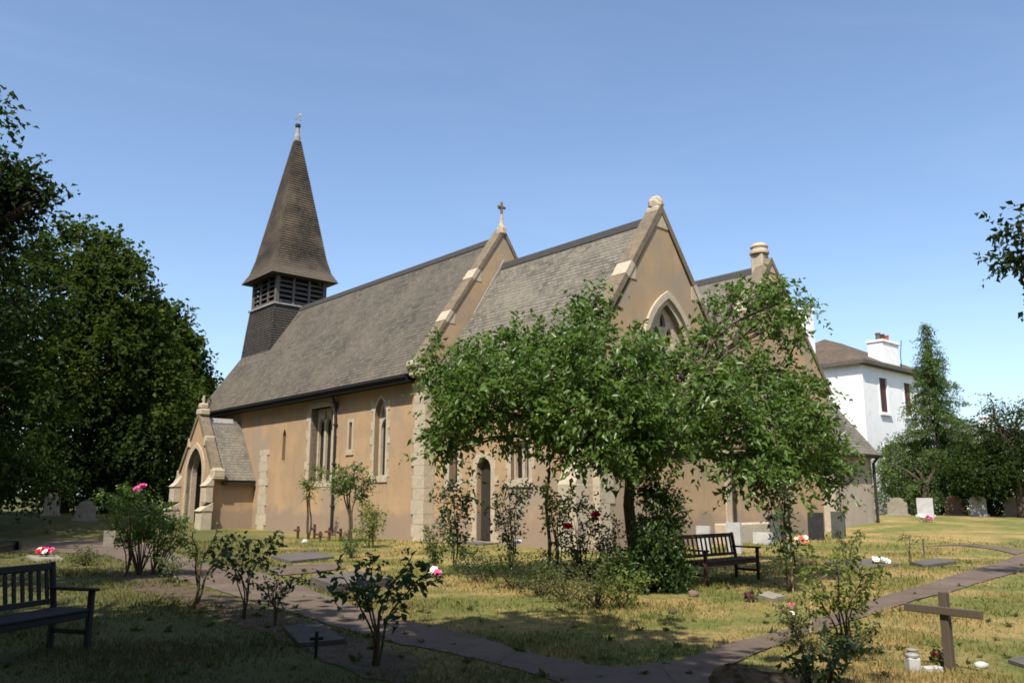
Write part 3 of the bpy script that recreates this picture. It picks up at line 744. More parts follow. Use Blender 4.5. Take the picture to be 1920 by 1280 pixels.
mb = MB(); mb.prism([(CR - .2, CZR - .2), (CR - .14, CZR + .06), (CR, CZR + .14), (CR + .14, CZR + .06), (CR + .2, CZR - .2)], lambda a, b, d: (d, a, b), .052, CX1 - .505)
mb.build('ridge', M['ridge'], croof)
mb = MB()   # lead flashing against the nave gable
mb.prism([(CY0 + .3, 6.42), (CR, CZR + .12), (CR, CZR + .3), (CY0 + .3, 6.6)], lambda a, b, d: (d, a, b), .056, .11); mb.build('flashing', M['lead'], church)
mb = MB(); gable_coping(mb, CR, CZR + .12, CSL, CY0 - .5, CY1 - .1, CX1 - .56, CX1 + .06, .2); mb.build('coping', M['coping'], church)
mb = MB()
for yb in (2.2, 5.75):
    kb = MB(); rake_block(kb, yb, CX1 - .58, CX1 + .063, CR, CZR + .12, CSL, .6, .215); kb.build('coping_block', M['stone_pale'], church)
mb.prism([(CR - .38, CZR - .42), (CR + .38, CZR - .42), (CR + .05, CZR + .12), (CR - .05, CZR + .12)], lambda a, b, d: (d, a, b), CX1 - .2, CX1 + .03)
mb.blob((CX1 - .22, CR, CZR + .52), (.3, .2, .3), 10, 7, .1, 3); mb.bbox(CX1 - .56, CX1 + .04, CR - .2, CR + .2, CZR + .12, CZR + .4, .08)
mb.build('apex_stone', M['stone_pale'], church)
window(S_(CY0), op_c1, .16, .012, .3, seed=6); window(S_(CY0), op_c2, .16, .012, .3, [rect(4.46, 4.8, 2.26, 3.4), rect(4.92, 5.24, 2.26, 3.4)], seed=7)
d = MB(); d.panel(grow(op_door, .22), [op_door], S_(CY0), -.03, .3)
rg = random.Random(4); z = .1
while z < 2.4:
    h = rg.uniform(.3, .4)
    for a, b in ((2.2, 2.4), (3.56, 3.78)): d.prism(rect(a, b, z, z + h - .01), S_(CY0), -.034, .1)
    z += 2 * h
dr = d.build('door', M['stone_pale'], church)
d = MB(); d.prism(shrink(op_door, -.01), S_(CY0), .2, .26)
for k in range(5): d.box(2.6 + k * .155, 2.6 + k * .155 + .145, CY0 + .185, CY0 + .201, .14, 2.55)
d.build('door_leaf', M['dark_wood'], dr)
d = MB(); d.bbox(2.35, 3.6, CY0 - .55, CY0 - .04, -.2, .1, .02); d.build('step', M['ledger'], dr)
mb = MB()   # buttress at the south-east corner, stone faced with a sloped head
mb.bbox(7.45, 8.2, CY0 - .8, CY0 - .001, -.3, 2.0, .01)
mb.prism([(CY0 - .8, 2.001), (CY0 - .001, 2.001), (CY0 - .001, 3.6), (CY0 - .35, 2.9), (CY0 - .45, 2.7)], lambda a, b, d_: (d_, a, b), 7.46, 8.19)
mb.build('buttress', M['stone'], church)
quoin_column(7.95, CX1 + .03, CY0, -.2, 5.6, 9, .03, .4)
ew = window(E_(CX1), op_e, .2, .02, .34, [arch(CR - .48, .5, 3.3, 5.9, 6.5), arch(CR + .15, .5, 3.3, 6.0, 6.75), arch(CR + .78, .5, 3.3, 5.9, 6.5), arch(CR - .2, .36, 6.75, 7.0, 7.4, 4), arch(CR + .5, .36, 6.75, 7.0, 7.4, 4), arch(CR + .15, .3, 7.4, 7.55, 7.88, 4)], seed=8, quoin=False, glass='shutter')
h = MB(); ho = arch(CR + .15, 2.9, 6.2, 6.3, 8.62)[1:]; hi = arch(CR + .15, 2.5, 6.2, 6.3, 8.36)[1:]
h.prism(ho + [(CR + .15 - 1.45, 6.2), (CR + .15 - 1.25, 6.2)] + hi[::-1], E_(CX1), -.13, -.022)
h.build('hood_mould', M['stone'], ew)

# north aisle and its east gable ------------------------------------------------------------
AR, AZR, ASL, AY1 = 11.1, 10.85, 1.22, 14.9
op_a = rect(10.15, 12.35, 3.4, 5.95)
mb = MB(); AX_ = 8.4
mb.panel([(CY1 + .003, -.4), (AY1, -.4), (AY1, 6.35), (AR, AZR + .1), (CY1 + .003, 6.35)], [op_a], E_(AX_), 0, .5)
mb.build('gable_wall', M['render_east'], church); mb = MB()
mb.panel(rect(-14, AX_ - .502, -.4, 6.2), [], S_(AY1), -.5, 0)
mb.build('aisle_wall', M['render'], church)
mb = MB()
mb.prism(courses(CY1 + .12, AZR - ASL * (AR - CY1 - .12), AR, AZR, 0, 0, .19), lambda a, b, d_: (d_, a, b), -14, AX_ - .5)
mb.prism(courses(AY1 + .35, AZR - ASL * (AY1 + .35 - AR), AR, AZR, 0, 0, .19), lambda a, b, d_: (d_, a, b), -14, AX_ - .5)
ar = mb.build('aisle_roof', M['slate_grey'], church)
mb = MB(); mb.prism([(AR - .2, AZR - .2), (AR - .13, AZR + .06), (AR, AZR + .14), (AR + .13, AZR + .06), (AR + .2, AZR - .2)], lambda a, b, d_: (d_, a, b), -14, AX_ - .503); mb.build('ridge', M['ridge'], ar)
mb = MB(); gable_coping(mb, AR, AZR + .12, ASL, CY1 + .1, AY1 + .35, AX_ - .55, AX_ + .06, .17); mb.build('coping', M['coping'], church)
mb = MB()
for yb in (9.35, 12.75):
    kb = MB(); rake_block(kb, yb, AX_ - .57, AX_ + .063, AR, AZR + .12, ASL, .55, .18); kb.build('coping_block', M['stone_pale'], church)
mb.prism([(AR - .3, AZR - .25), (AR + .3, AZR - .25), (AR + .04, AZR + .12), (AR - .04, AZR + .12)], lambda a, b, d_: (d_, a, b), AX_ - .2, AX_ + .03)
mb.build('apex_stone', M['stone_pale'], church)
mb = MB()   # squat stone flue on the apex
cx_, cy_ = AX_ - .5, AR
mb.bbox(cx_ - .27, cx_ + .27, cy_ - .27, cy_ + .27, AZR - .3, AZR + .6, .04)
mb.lathe([(.36, .6), (.4, .63), (.4, .72), (.34, .77), (.33, .88), (.37, .91), (.36, .97), (.24, 1.08), (.1, 1.12)], (cx_, cy_, AZR), 14)
mb.build('flue', M['stone_pale'], church)
aw = window(E_(AX_), op_a, .18, .015, .3, [rect(10.25, 10.85, 3.5, 5.75), rect(10.97, 11.53, 3.5, 5.75), rect(11.65, 12.25, 3.5, 5.75)], seed=11)
h = MB(); h.bbox(AX_ + .018, AX_ + .14, 9.85, 12.65, 6.15, 6.27, .02); h.build('hood_mould', M['stone'], aw)
mb = MB(); mb.bbox(AX_ + .001, AX_ + .5, 14.02, 14.42, -.2, 3.6, .012); mb.prism([(AX_ + .001, 3.61), (AX_ + .5, 3.61), (AX_ + .001, 4.5)], lambda a, b, d_: (a, d_, b), 14.02, 14.42); mb.build('buttress', M['stone'], church)
mb = MB(); mb.bbox(AX_ + .001, AX_ + .34, 14.425, 14.86, -.2, 4.2, .012); mb.build('brick_pier', M['brick_red'], church)
mb = MB()
mb.tube([(AX_ + .12, 7.46, 6.0), (AX_ + .12, 7.46, .5)], .06, 8); mb.box(AX_ + .02, AX_ + .25, 7.33, 7.6, 5.8, 6.1)
mb.build('drainpipe', M['pipe'], church)
mb = MB(); mb.bbox(AX_ + .003, AX_ + .09, 7.02, 7.36, -.2, 5.6, .01); mb.build('quoin', M['stone_pale'], church)
mb = MB(); mb.bbox(AX_ + .003, AX_ + .6, 6.3, 9.6, -.2, .72, .04); mb.build('plinth', M['stone'], church)

# annex ------------------------------------------------------------
NXE, NYN = 8.25, 18.9
mb = MB(); mb.panel(rect(14.905, NYN, -.4, 3.55), [], E_(NXE), 0, .4)
mb.panel([(NXE - .402, -.4), (NXE - .402, 3.5), (4.2, 8.0), (.5, 3.5), (.5, -.4)], [], S_(NYN), -.4, 0); mb.build('annex_wall', M['cement'], church)
mb = MB(); k = 1.235
mb.prism(courses(NXE + .3, 3.5, 4.2, 3.5 + k * (NXE + .3 - 4.2), 0, 0, .18), lambda a, b, d_: (a, d_, b), 14.91, NYN + .25)
mb.prism(courses(.2, 3.5 + .0, 4.2, 3.5 + k * (NXE + .3 - 4.2), 0, 0, .18), lambda a, b, d_: (a, d_, b), 14.91, NYN + .25)
an = mb.build('annex_roof', M['slate_grey'], church)
mb = MB(); mb.box(NXE + .2, NXE + .28, 14.92, NYN + .2, 3.32, 3.46); mb.tube([(NXE + .38, 14.95, 3.44), (NXE + .38, NYN + .3, 3.44)], .06, 8)
mb.tube([(NXE + .38, NYN - .05, 3.4), (NXE + .13, NYN - .05, 3.1), (NXE + .13, NYN - .05, .2)], .07, 8); mb.build('drainpipe', M['pipe'], church)

# porch ------------------------------------------------------------
PX0, PX1, PY, PR, PZR, PSL = -19.0, -14.75, -2.2, -16.9, 5.55, 1.3
op_p = arch(PR - .05, 2.05, .0, 2.7, 4.1, 9)
mb = MB()
mb.panel([(PX0, -.4), (PX1, -.4), (PX1, 2.75), (PR, PZR + .1), (PX0, 2.75)], [[(x, max(z, -.35)) for x, z in op_p]], S_(PY), 0, .45)
mb.panel(rect(PY + .452, -.004, -.4, 2.7), [], E_(PX1), 0, .4)
mb.panel(rect(PY + .452, -.004, -.4, 2.7), [], E_(PX0 + .4), 0, .4)
mb.build('porch_wall', M['render'], church)
mb = MB()
for e, s in ((PX1 + .25, 1), (PX0 - .25, -1)):
    mb.prism(courses(e, PZR - PSL * abs(e - PR), PR, PZR, 0, 0, .17), lambda a, b, d_: (a, d_, b), PY + .4, -.06)
pr = mb.build('porch_roof', M['slate_grey'], church)
mb = MB(); mb.prism([(PR - .16, PZR - .14), (PR, PZR + .12), (PR + .16, PZR - .14)], lambda a, b, d_: (a, d_, b), PY + .41, -.4); mb.build('ridge', M['lead'], pr)
mb = MB()
for e, s in ((PX1 + .3, 1), (PX0 - .3, -1)):
    zz = PZR + .1 - PSL * abs(e - PR)
    L = math.hypot(e - PR, PZR + .1 - zz); nx_, nz_ = s * (PZR + .1 - zz) / L, abs(e - PR) / L
    mb.prism([(e, zz), (PR, PZR + .1), (PR, PZR + .1 + .2 / nz_), (e + nx_ * .2, zz + nz_ * .2)], lambda a, b, d_: (a, d_, b), PY - .06, PY + .44)
mb.build('coping', M['coping'], church)
mb = MB()   # pale apex block with a broken cross stub, rake blocks, feet
mb.bbox(PR - .3, PR + .3, PY - .08, PY + .46, PZR + .22, PZR + .55, .06); mb.bbox(PR - .18, PR + .18, PY - .04, PY + .42, PZR + .55, PZR + .85, .07)
mb.bbox(PR - .045, PR + .045, PY + .12, PY + .24, PZR + .83, PZR + 1.25, .02); mb.bbox(PR - .2, PR - .05, PY + .13, PY + .23, PZR + 1.02, PZR + 1.12, .02)
for s in (-1, 1):
    for q in (1.05, 2.3):
        x = PR + s * q; zz = PZR + .1 - PSL * q
        kb = MB(); kb.bbox(x - .16, x + .16, PY - .07, PY + .44, zz - .16, zz + .36, .05); kb.build('coping_block', M['stone_pale'], church)
mb.build('apex_stone', M['stone_pale'], church)
kb = MB(); kb.bbox(PX1 - .05, PX1 + .45, PY - .09, PY + .5, 2.45, 2.95, .05); kb.build('kneeler', M['stone_pale'], church)
mb = MB()   # moulded arch of the doorway, two orders
mb.panel(grow(op_p, .26), [op_p], S_(PY), -.05, .2)
o2 = shrink(op_p, .1); mb.panel(shrink(op_p, -.005), [o2], S_(PY), .2, .46)
pa = mb.build('porch_arch', M['stone_pale'], church)
for x0, x1 in ((PX1 - .35, PX1 + .38), (PX0 - .38, PX0 + .35)):   # corner buttresses with two sloped weatherings
    mb = MB(); mb.bbox(x0, x1, PY - .55, PY - .002, -.3, .95, .02); mb.prism([(PY - .62, .951), (PY - .002, .951), (PY - .002, 1.35), (PY - .38, 1.12)], lambda a, b, d_: (d_, a, b), x0 - .03, x1 + .03)
    mb.bbox(x0 + .04, x1 - .04, PY - .38, PY - .002, 1.352, 2.15, .02); mb.prism([(PY - .44, 2.151), (PY - .002, 2.151), (PY - .002, 2.7), (PY - .2, 2.36)], lambda a, b, d_: (d_, a, b), x0 + .01, x1 - .01)
    mb.build('buttress', M['stone'], church)
mb = MB(); mb.box(PX0 + .42, PX1 - .42, -.12, -.004, .05, 2.5); mb.build('inner_door', M['dark_wood'], church)
mb = MB(); mb.box(PX1 + .06, PX1 + .3, PY + .5, -.1, 2.2, 2.34); mb.build('gutter', M['pipe'], church)

# bell turret, belfry, spire ------------------------------------------------------------
TX, TY = -19.9, 3.9
def frustum(mb, levels, cx, cy):
    V = []; F = []
    for h_, z in levels: V += [(cx - h_, cy - h_, z), (cx + h_, cy - h_, z), (cx + h_, cy + h_, z), (cx - h_, cy + h_, z)]
    for i in range(len(levels) - 1):
        for k in range(4): F.append((i * 4 + k, i * 4 + (k + 1) % 4, i * 4 + 4 + (k + 1) % 4, i * 4 + 4 + k))
    F += [(3, 2, 1, 0), tuple(range(len(levels) * 4 - 4, len(levels) * 4))]
    mb.add(V, F)
def stepped(levels, step=.15, th=.03):
    out = []
    for (h0, z0), (h1, z1) in zip(levels, levels[1:]):
        n = max(1, int(round((z1 - z0) / step)))
        for i in range(n):
            a = i / n; b = (i + 1) / n
            out += [(h0 + (h1 - h0) * a + th, z0 + (z1 - z0) * a), (h0 + (h1 - h0) * b, z0 + (z1 - z0) * b - .002)]
    return out
mb = MB(); frustum(mb, stepped([(2.02, 8.6), (1.98, 9.4), (1.82, 11.2), (1.68, 12.62)]), TX, TY); tur = mb.build('bell_turret', M['shingle_dark'], church)
mb = MB(); frustum(mb, [(1.78, 12.63), (1.78, 12.74)], TX, TY); mb.build('sill', M['lead'], tur)
mb = MB(); mb.prism([(TY - 2.32, 9.1), (TY - 2.0, 9.56), (TY - 2.0, 9.75), (TY - 2.4, 9.18)], lambda a, b, d: (d, a, b), TX - 1.6, TX + 2.1); mb.build('flashing', M['lead'], tur)
bf = MB()
for sx in (-1, 1):
    for sy in (-1, 1): bf.bbox(TX + sx * 1.52 - .12, TX + sx * 1.52 + .12, TY + sy * 1.52 - .12, TY + sy * 1.52 + .12, 12.741, 14.6, .02)
for k in (-.5, .5):
    for s in (-1, 1):
        bf.bbox(TX + k - .07, TX + k + .07, TY + s * 1.55 - .07, TY + s * 1.55 + .07, 12.741, 14.6, .01); bf.bbox(TX + s * 1.55 - .07, TX + s * 1.55 + .07, TY + k - .07, TY + k + .07, 12.741, 14.6, .01)
belf = bf.build('belfry', M['grey_wood'], church)
lv = MB()
for i in range(5):
    z = 12.85 + i * .3
    for s in (-1, 1):
        lv.prism([(TY + s * 1.6, z), (TY + s * 1.6, z + .05), (TY + s * 1.4, z + .2), (TY + s * 1.4, z + .15)], lambda a, b, d_: (d_, a, b), TX - 1.42, TX + 1.42)
        lv.prism([(TX + s * 1.6, z), (TX + s * 1.6, z + .05), (TX + s * 1.4, z + .2), (TX + s * 1.4, z + .15)], lambda a, b, d_: (a, d_, b), TY - 1.39, TY + 1.39)
lv.box(TX - 1.3, TX + 1.3, TY - 1.3, TY + 1.3, 12.75, 12.8)
lv.build('louvre', M['grey_wood'], belf)
dk = MB(); dk.box(TX - 1.28, TX + 1.28, TY - 1.28, TY + 1.28, 12.81, 14.5); dk.build('bell_chamber', M['iron'], belf)
mb = MB(); frustum(mb, stepped([(2.12, 14.42), (1.8, 15.0), (1.56, 15.9), (.16, 23.75)], .16, .035), TX, TY); sp = mb.build('spire', M['shingle'], church)
mb = MB(); frustum(mb, [(2.08, 14.36), (2.14, 14.415)], TX, TY); mb.build('soffit', M['dark_wood'], sp)
mb = MB(); mb.lathe([(.2, 0), (.2, .3), (.14, .5), (.11, .92)], (TX, TY, 23.72), 10); mb.build('finial', M['lead'], sp)
mb = MB(); mb.lathe([(.13, 0), (.17, .05), (.17, .22), (.07, .27)], (TX, TY, 24.64), 10); mb.build('finial_cap', M['pipe'], sp)
mb = MB(); mb.tube([(TX, TY, 24.9), (TX, TY, 25.5)], .02, 6); mb.tube([(TX - .36, TY, 25.36), (TX + .36, TY, 25.36)], .022, 6)
mb.prism([(TX + .1, 25.39), (TX + .38, 25.34), (TX + .34, 25.5), (TX + .18, 25.55)], lambda a, b, d_: (a, TY + d_, b), -.02, .02); mb.tube([(TX, TY - .3, 25.2), (TX, TY + .3, 25.2)], .018, 6); mb.build('weathervane', M['stone_pale'], sp)

# ------------------------------------------------------------------ the white house and a far roof
HA = math.radians(90) - AX; HR = Vector((math.sin(HA), math.cos(HA), 0)); HL = Vector((-math.cos(HA), math.sin(HA), 0))
hc = at(1614, 672, 48); hz = gz(hc.x, hc.y)
house = empty('white_house', (hc.x, hc.y, hz), 'white stuccoed house with hipped brown roof and dark shutters behind the church', 'house', rz=math.atan2(HR.y, HR.x))
WX1, WX2 = 2.1, 5.55
# local: x along the right-hand face, y along the left-hand face
HW, HD, HH = 10.5, 8.5, 8.85
wins = [rect(WX1, WX1 + 1.15, 5.95, 8.15), rect(WX2, WX2 + 1.15, 5.95, 8.15), rect(WX1, WX1 + 1.2, 1.6, 4.1), rect(WX2, WX2 + 1.2, 1.6, 4.1)]
mb = MB(); mb.panel(rect(0, HW, -.6, HH), wins, lambda a, b, d: (a, d, b), 0, .3)
mb.panel(rect(.302, HD, -.6, HH), [], lambda a, b, d: (d, a, b), 0, .3)
mb.box(.302, HW, HD - .3, HD, -.6, HH); mb.box(HW - .3, HW, .302, HD - .302, -.6, HH)
mb.build('wall', M['white_wall'], house)
for wv in wins:
    (x0, z0), (x1, z1) = wv[0], wv[2]
    f = MB(); f.panel(rect(x0 - .1, x1 + .1, z0 - .02, z1 + .1), [rect(x0 + .05, x1 - .05, z0 + .05, z1 - .05)], lambda a, b, d: (a, d, b), -.03, .12)
    f.box(x0 - .15, x1 + .15, -.14, .1, z0 - .14, z0 - .021); wn_ = f.build('window', M['white_wall'], house)
    p = MB(); p.box(x0 + .03, x1 - .03, .1, .14, z0 + .03, z1 - .03)
    for k in range(16):
        z = z0 + .08 + k * (z1 - z0 - .16) / 16; p.box(x0 + .08, (x0 + x1) / 2 - .03, .07, .099, z, z + .1); p.box((x0 + x1) / 2 + .03, x1 - .08, .07, .099, z, z + .1)
    p.build('shutter', M['shutter'], wn_)
mb = MB(); e = .3; rh = 2.4; zt = HH + .06
V = [(-e, -e, zt), (HW + e, -e, zt), (HW + e, HD + e, zt), (-e, HD + e, zt), (HD / 2 - .2, HD / 2, zt + rh), (HW - HD / 2 + .2, HD / 2, zt + rh)]
mb.add(V, [(0, 1, 5, 4), (1, 2, 5), (2, 3, 4, 5), (3, 0, 4), (3, 2, 1, 0)])
hr = mb.build('roof', M['house_tile'], house)
mb = MB(); mb.box(-e - .05, HW + e + .05, -e - .08, -e, zt - .2, zt + .02); mb.box(-e - .08, -e, -e + .003, HD + e, zt - .2, zt + .02); mb.box(-e, HW + e, -e + .003, -.003, zt - .24, zt - .203); mb.build('gutter', M['ledger'], house)
def chimney(cx, cy, wx, wy, z0, z1, npots, along_x=True, pots=('terracotta',)):
    m_ = MB(); m_.bbox(cx - wx / 2, cx + wx / 2, cy - wy / 2, cy + wy / 2, z0, z1, .03); m_.bbox(cx - wx / 2 - .08, cx + wx / 2 + .08, cy - wy / 2 - .08, cy + wy / 2 + .08, z1 + .001, z1 + .16, .03)
    c = m_.build('chimney', M['white_wall'], hr)
    for k in range(npots):
        o = (k - (npots - 1) / 2) * .62
        q = MB(); q.lathe([(.17, 0), (.15, .1), (.13, .42), (.17, .45), (.17, .52)], (cx + (o if along_x else 0), cy + (0 if along_x else o), z1 + .16), 10)
        q.build('chimney_pot', M[pots[k % len(pots)]], c)
p0 = house.matrix_basis.inverted() @ at(1655, 645, 52.0)
chimney(p0.x, p0.y, 2.3, 1.0, zt - .2, 10.75 - hz + .5, 3, True, ('ledger', 'shutter', 'terracotta'))
p1 = house.matrix_basis.inverted() @ at(1506, 600, 50.5)
chimney(p1.x, p1.y, .95, .9, 3, 13.1 - hz, 0)
mb = MB(); pa_ = house.matrix_basis.inverted() @ at(1688, 660, 52)
mb.tube([(pa_.x, pa_.y, zt - .1), (pa_.x, pa_.y, zt + 1.0), (pa_.x + .3, pa_.y, zt + 2.0)], .025, 5); mb.build('aerial', M['iron'], hr)
fh = at(1850, 800, 72); fz = gz(fh.x, fh.y)
far = empty('far_house', (fh.x, fh.y, fz), 'low white house with a grey roof far behind the conifer', 'house', rz=.5)
mb = MB(); mb.box(-7, 5, -3, 3, -1, 5.4); mb.build('wall', M['white_wall'], far)
mb = MB(); mb.prism([(-3.4, 5.35), (3.4, 5.35), (0, 6.9)], lambda a, b, d: (d, a, b), -7.3, 5.3); fr_ = mb.build('roof', M['slate_grey'], far)
mb = MB(); mb.bbox(-.5, .4, -.4, .4, 6.2, 7.9, .03); mb.build('chimney', M['white_wall'], fr_)

# ------------------------------------------------------------------ the tree in front of the chancel
def L_(bx, D0, px, py, rx, ry, n, dd=0.0, dr=None):
    """a crown lobe at its own depth, given relative to a trunk base"""
    D = D0 + dd; p = at(px, py, D); k = D / 1536 / .99
    return ((p.x - bx.x, p.y - bx.y, p.z - bx.z), (rx * k, dr or (rx + ry) * .5 * k, ry * k), n)
tb_ = G(1192, 1092)
T0 = tb_.y
lobes = [L_(tb_, T0, *a) for a in (
    (880, 690, 75, 62, 30, .6), (868, 770, 66, 72, 30, -.4), (950, 735, 92, 90, 44, -1.0), (985, 660, 70, 45, 18, 1.4), (1040, 700, 90, 80, 34, .8), (1075, 610, 55, 62, 18, 1.2), (1110, 570, 40, 38, 7, 1.6), (1050, 785, 110, 56, 38, -.6),
    (1150, 690, 95, 80, 38, -1.4), (1160, 790, 100, 80, 40, -1.8), (1240, 680, 70, 50, 16, 1.5), (1270, 760, 100, 80, 40, .8), (1355, 640, 56, 80, 17, 1.8), (1385, 565, 56, 38, 11, 2.4), (1450, 590, 52, 62, 12, 1.2),
    (1350, 775, 104, 86, 36, -1.2), (1440, 745, 86, 80, 24, .4), (1468, 560, 28, 26, 4, 2.0), (1470, 680, 40, 60, 6, 1.6), (1480, 815, 84, 64, 27, -.8), (1525, 845, 52, 52, 18, .5), (1420, 870, 66, 40, 16, -1.4), (1562, 895, 34, 24, 6, .2),
    (1240, 828, 80, 42, 20, -1.6), (1110, 822, 60, 32, 12, -1.2), (1510, 755, 36, 46, 8, 1.2), (838, 845, 28, 26, 4, .2), (1190, 840, 60, 36, 12, .6), (1498, 590, 22, 20, 2, 2.6))]
lobes = [(c, r, int(n * 1.05)) for c, r, n in lobes]
make_tree('garden_tree', 'broad leafy garden tree on the lawn in front of the chancel', 'tree', tb_, lobes, M['leaf_plum'], fork=(.0, .1, 2.3), r0=.14, leaf=.145, ns=7, m=9, Ls=.5, droop=.32, wr=.52, nbr=5, twig_r=.006, shell=.2, jit=.12, tint_amp=.35)

# ------------------------------------------------------------------ dark trees on the left
def tree_px(name, label, base_px, D, specs, mat, leaf, fork_h, r0, ns=4, m=7, Ls=1.0, group=None, dens=1.0, **kw):
    specs = [(*a[:4], int(a[4] * dens), *a[5:]) for a in specs]
    p = at(base_px, 900, D); b = Vector((p.x, p.y, gz(p.x, p.y)))
    return make_tree(name, label, 'tree', b, [L_(b, D, *a) for a in specs], mat, fork=(0, 0, fork_h), r0=r0, leaf=leaf, ns=ns, m=m, Ls=Ls, group=group, twigs=False, **kw)
GT = 'dark trees along the left boundary'
tree_px('lime_tree', 'tall lime tree with sunlit yellow-green crown edge left of the spire', 205, 47, [(60, 620, 100, 130, 70, 0), (150, 820, 130, 90, 70, 0), 
    (140, 480, 75, 60, 55, 0), (205, 490, 60, 48, 50, -1), (110, 570, 110, 100, 90, -1), (215, 570, 72, 66, 70, -1.5), (255, 610, 45, 46, 36, -1), (190, 690, 110, 100, 110, -2), (275, 680, 50, 60, 50, 0), (90, 700, 120, 120, 80, 0), (260, 760, 100, 90, 80, -1)],
    M['leaf_lime'], .3, 5, .38, Ls=1.0, group=GT, dens=.85, ns=9, jit=.25, wr=.75)
tree_px('lime_tree', 'lower rounded lime tree between the tallest left tree and the church porch', 330, 57, [
    (305, 620, 44, 42, 44, 0), (338, 675, 40, 52, 56, 0), (300, 700, 80, 90, 80, -1), (352, 740, 34, 54, 50, 0), (320, 800, 70, 80, 70, -1), (265, 660, 60, 60, 60, 1), (350, 830, 45, 70, 40, 1), (362, 700, 20, 28, 12, .5)],
    M['leaf_lime'], .34, 5, .38, Ls=1.2, group=GT, dens=.85, ns=9, jit=.25, wr=.75)
tree_px('holly_tree', 'dark evergreen tree filling the lower left behind the mossy gravestones', 120, 46, [
    (60, 800, 120, 110, 110, 0), (180, 810, 110, 110, 110, 0), (270, 850, 80, 80, 80, 0), (-60, 780, 120, 150, 90, 0), (100, 890, 150, 60, 90, 1), (240, 910, 90, 45, 60, 1), (20, 690, 110, 110, 70, 1)],
    M['leaf_dark'], .26, 3, .36, Ls=1.2, group=GT, dens=1.7, wr=.7, up=.0)
tree_px('yew_tree', 'dense dark yew at the far left edge under the overhanging boughs', -120, 34, [
    (-60, 620, 140, 160, 110, 0), (-40, 800, 140, 140, 100, 0), (-150, 700, 150, 200, 80, 0), (30, 560, 90, 90, 55, 0), (-20, 480, 100, 90, 55, 0), (20, 880, 110, 60, 50, 0)],
    M['leaf_dark'], .22, 4, .4, Ls=1.1, group=GT, dens=1.7, wr=.6)
# nearer tree whose boughs hang in at the top left
pn = at(-330, 900, 13.5); bn = Vector((pn.x, pn.y, 0))
make_tree('overhanging_tree', 'near tree with dark broad leaves reaching in at the upper left corner', 'tree', bn,
    [L_(bn, 13.5, *a) for a in ((0, 362, 50, 42, 50, 0), (-60, 340, 80, 66, 40, 0), (45, 340, 34, 28, 14, .2), (80, 368, 26, 26, 9, 0), (-20, 430, 70, 60, 44, .3), (40, 395, 38, 24, 14, .3), (-120, 420, 110, 130, 70, 0), (-90, 600, 110, 110, 60, 0), (-280, 300, 160, 190, 90, 0), (-330, 560, 160, 120, 60, 0), (12, 300, 12, 14, 3, 0))],
    M['leaf_holly'], fork=(.1, 0, 3.4), r0=.26, leaf=.13, ns=3, m=7, Ls=.42, droop=.15, wr=.7, twigs=True, twig_r=.007, shell=.1)

# ------------------------------------------------------------------ unseen tall trees: behind the viewer for foreground shade, left row added as sun block
def shade_tree(label, x, y, specs, h0, leaf=.34, r0=.45):
    b = Vector((x, y, gz(x, y)))
    make_tree('unseen_plane_tree', label, 'tree', b, specs, M['leaf_dark'], fork=(0, 0, h0), r0=r0, leaf=leaf, ns=5, m=7, Ls=1.5, droop=.25, wr=.8, group='tall trees along the near boundary', twigs=False, shell=.05, nbr=4)
shade_tree('tall plane tree behind the viewer shading the left lawn', -10, -3.5, [((2.4, 5.4, 9), (5.2, 4.4, 3.0), 680), ((-1.5, 4, 10), (4.5, 4, 3.5), 420), ((4.8, 2.5, 10), (4, 3.4, 3.2), 420), ((-4, 8, 10), (3, 3, 3), 150)], 5)
shade_tree('tall plane tree behind the viewer shading the path', -2.6, -4.0, [((-.3, 3.7, 9.2), (2.6, 3.4, 2.0), 300), ((.4, 7.6, 9.2), (1.7, 1.5, 1.2), 64), ((2.0, 5.2, 9.0), (1.0, 1.6, 1.0), 26)], 5)
shade_tree('tall unseen plane tree beside the left lawn, added to shade the yew', -23, 14, [((0, 0, 13), (6, 6, 6), 420), ((0, 3, 19), (5, 5, 4), 260)], 6)  # added left row: unseen blockers that darken the boundary trees
shade_tree('tall unseen plane tree at the far left, added to shade the limes', -30, 27, [((0, 0, 14), (6, 6, 7), 460), ((.5, 0, 21), (5.5, 5, 4), 300)], 6)
shade_tree('unseen plane tree added as sun block between the other two on the left', -34, 19, [((0, 0, 15), (6, 6, 8), 420)], 6)
shade_tree('last unseen plane tree of the left row, added to shade the limes', -31.5, 38, [((-1, 0, 14), (6, 6, 8), 460), ((0, 0, 20.5), (5, 5, 3.5), 260)], 6)
# unseen closed row of planes, added to keep skylight off the front lawn
bk0 = None
for k, (x, y) in enumerate(((-33, 2), (-25, -6), (-16, -11), (-6, -13), (4, -13), (14, -12), (24, -9), (33, -3))):
    lb = 'unseen plane tree in the sky-blocking row added behind the viewer, ' + ('at its left end', 'second from its left end', 'third from its left end', 'left of its middle', 'right of its middle', 'third from its right end', 'second from its right end', 'at its right end')[k]
    if bk0 is None:
        b_ = Vector((x, y, 0))
        bk0 = make_tree('unseen_plane_tree', lb, 'tree', b_, [((0, 0, 7), (6, 5, 5.5), 380), ((1, 0, 13.5), (5.5, 4.5, 4), 260)], M['leaf_dark'], fork=(0, 0, 4), r0=.45, leaf=.42, ns=5, m=7, Ls=1.6, droop=.25, wr=.8, group='tall trees along the near boundary', twigs=False, shell=.05, nbr=4)
    else:
        c_ = bk0.copy(); COL.objects.link(c_); c_.location = (x, y, 0); c_.rotation_euler = (0, 0, k * 1.3); c_['label'] = lb
        for ch in list(bk0.children):
            d_ = ch.copy(); COL.objects.link(d_); d_.parent = c_

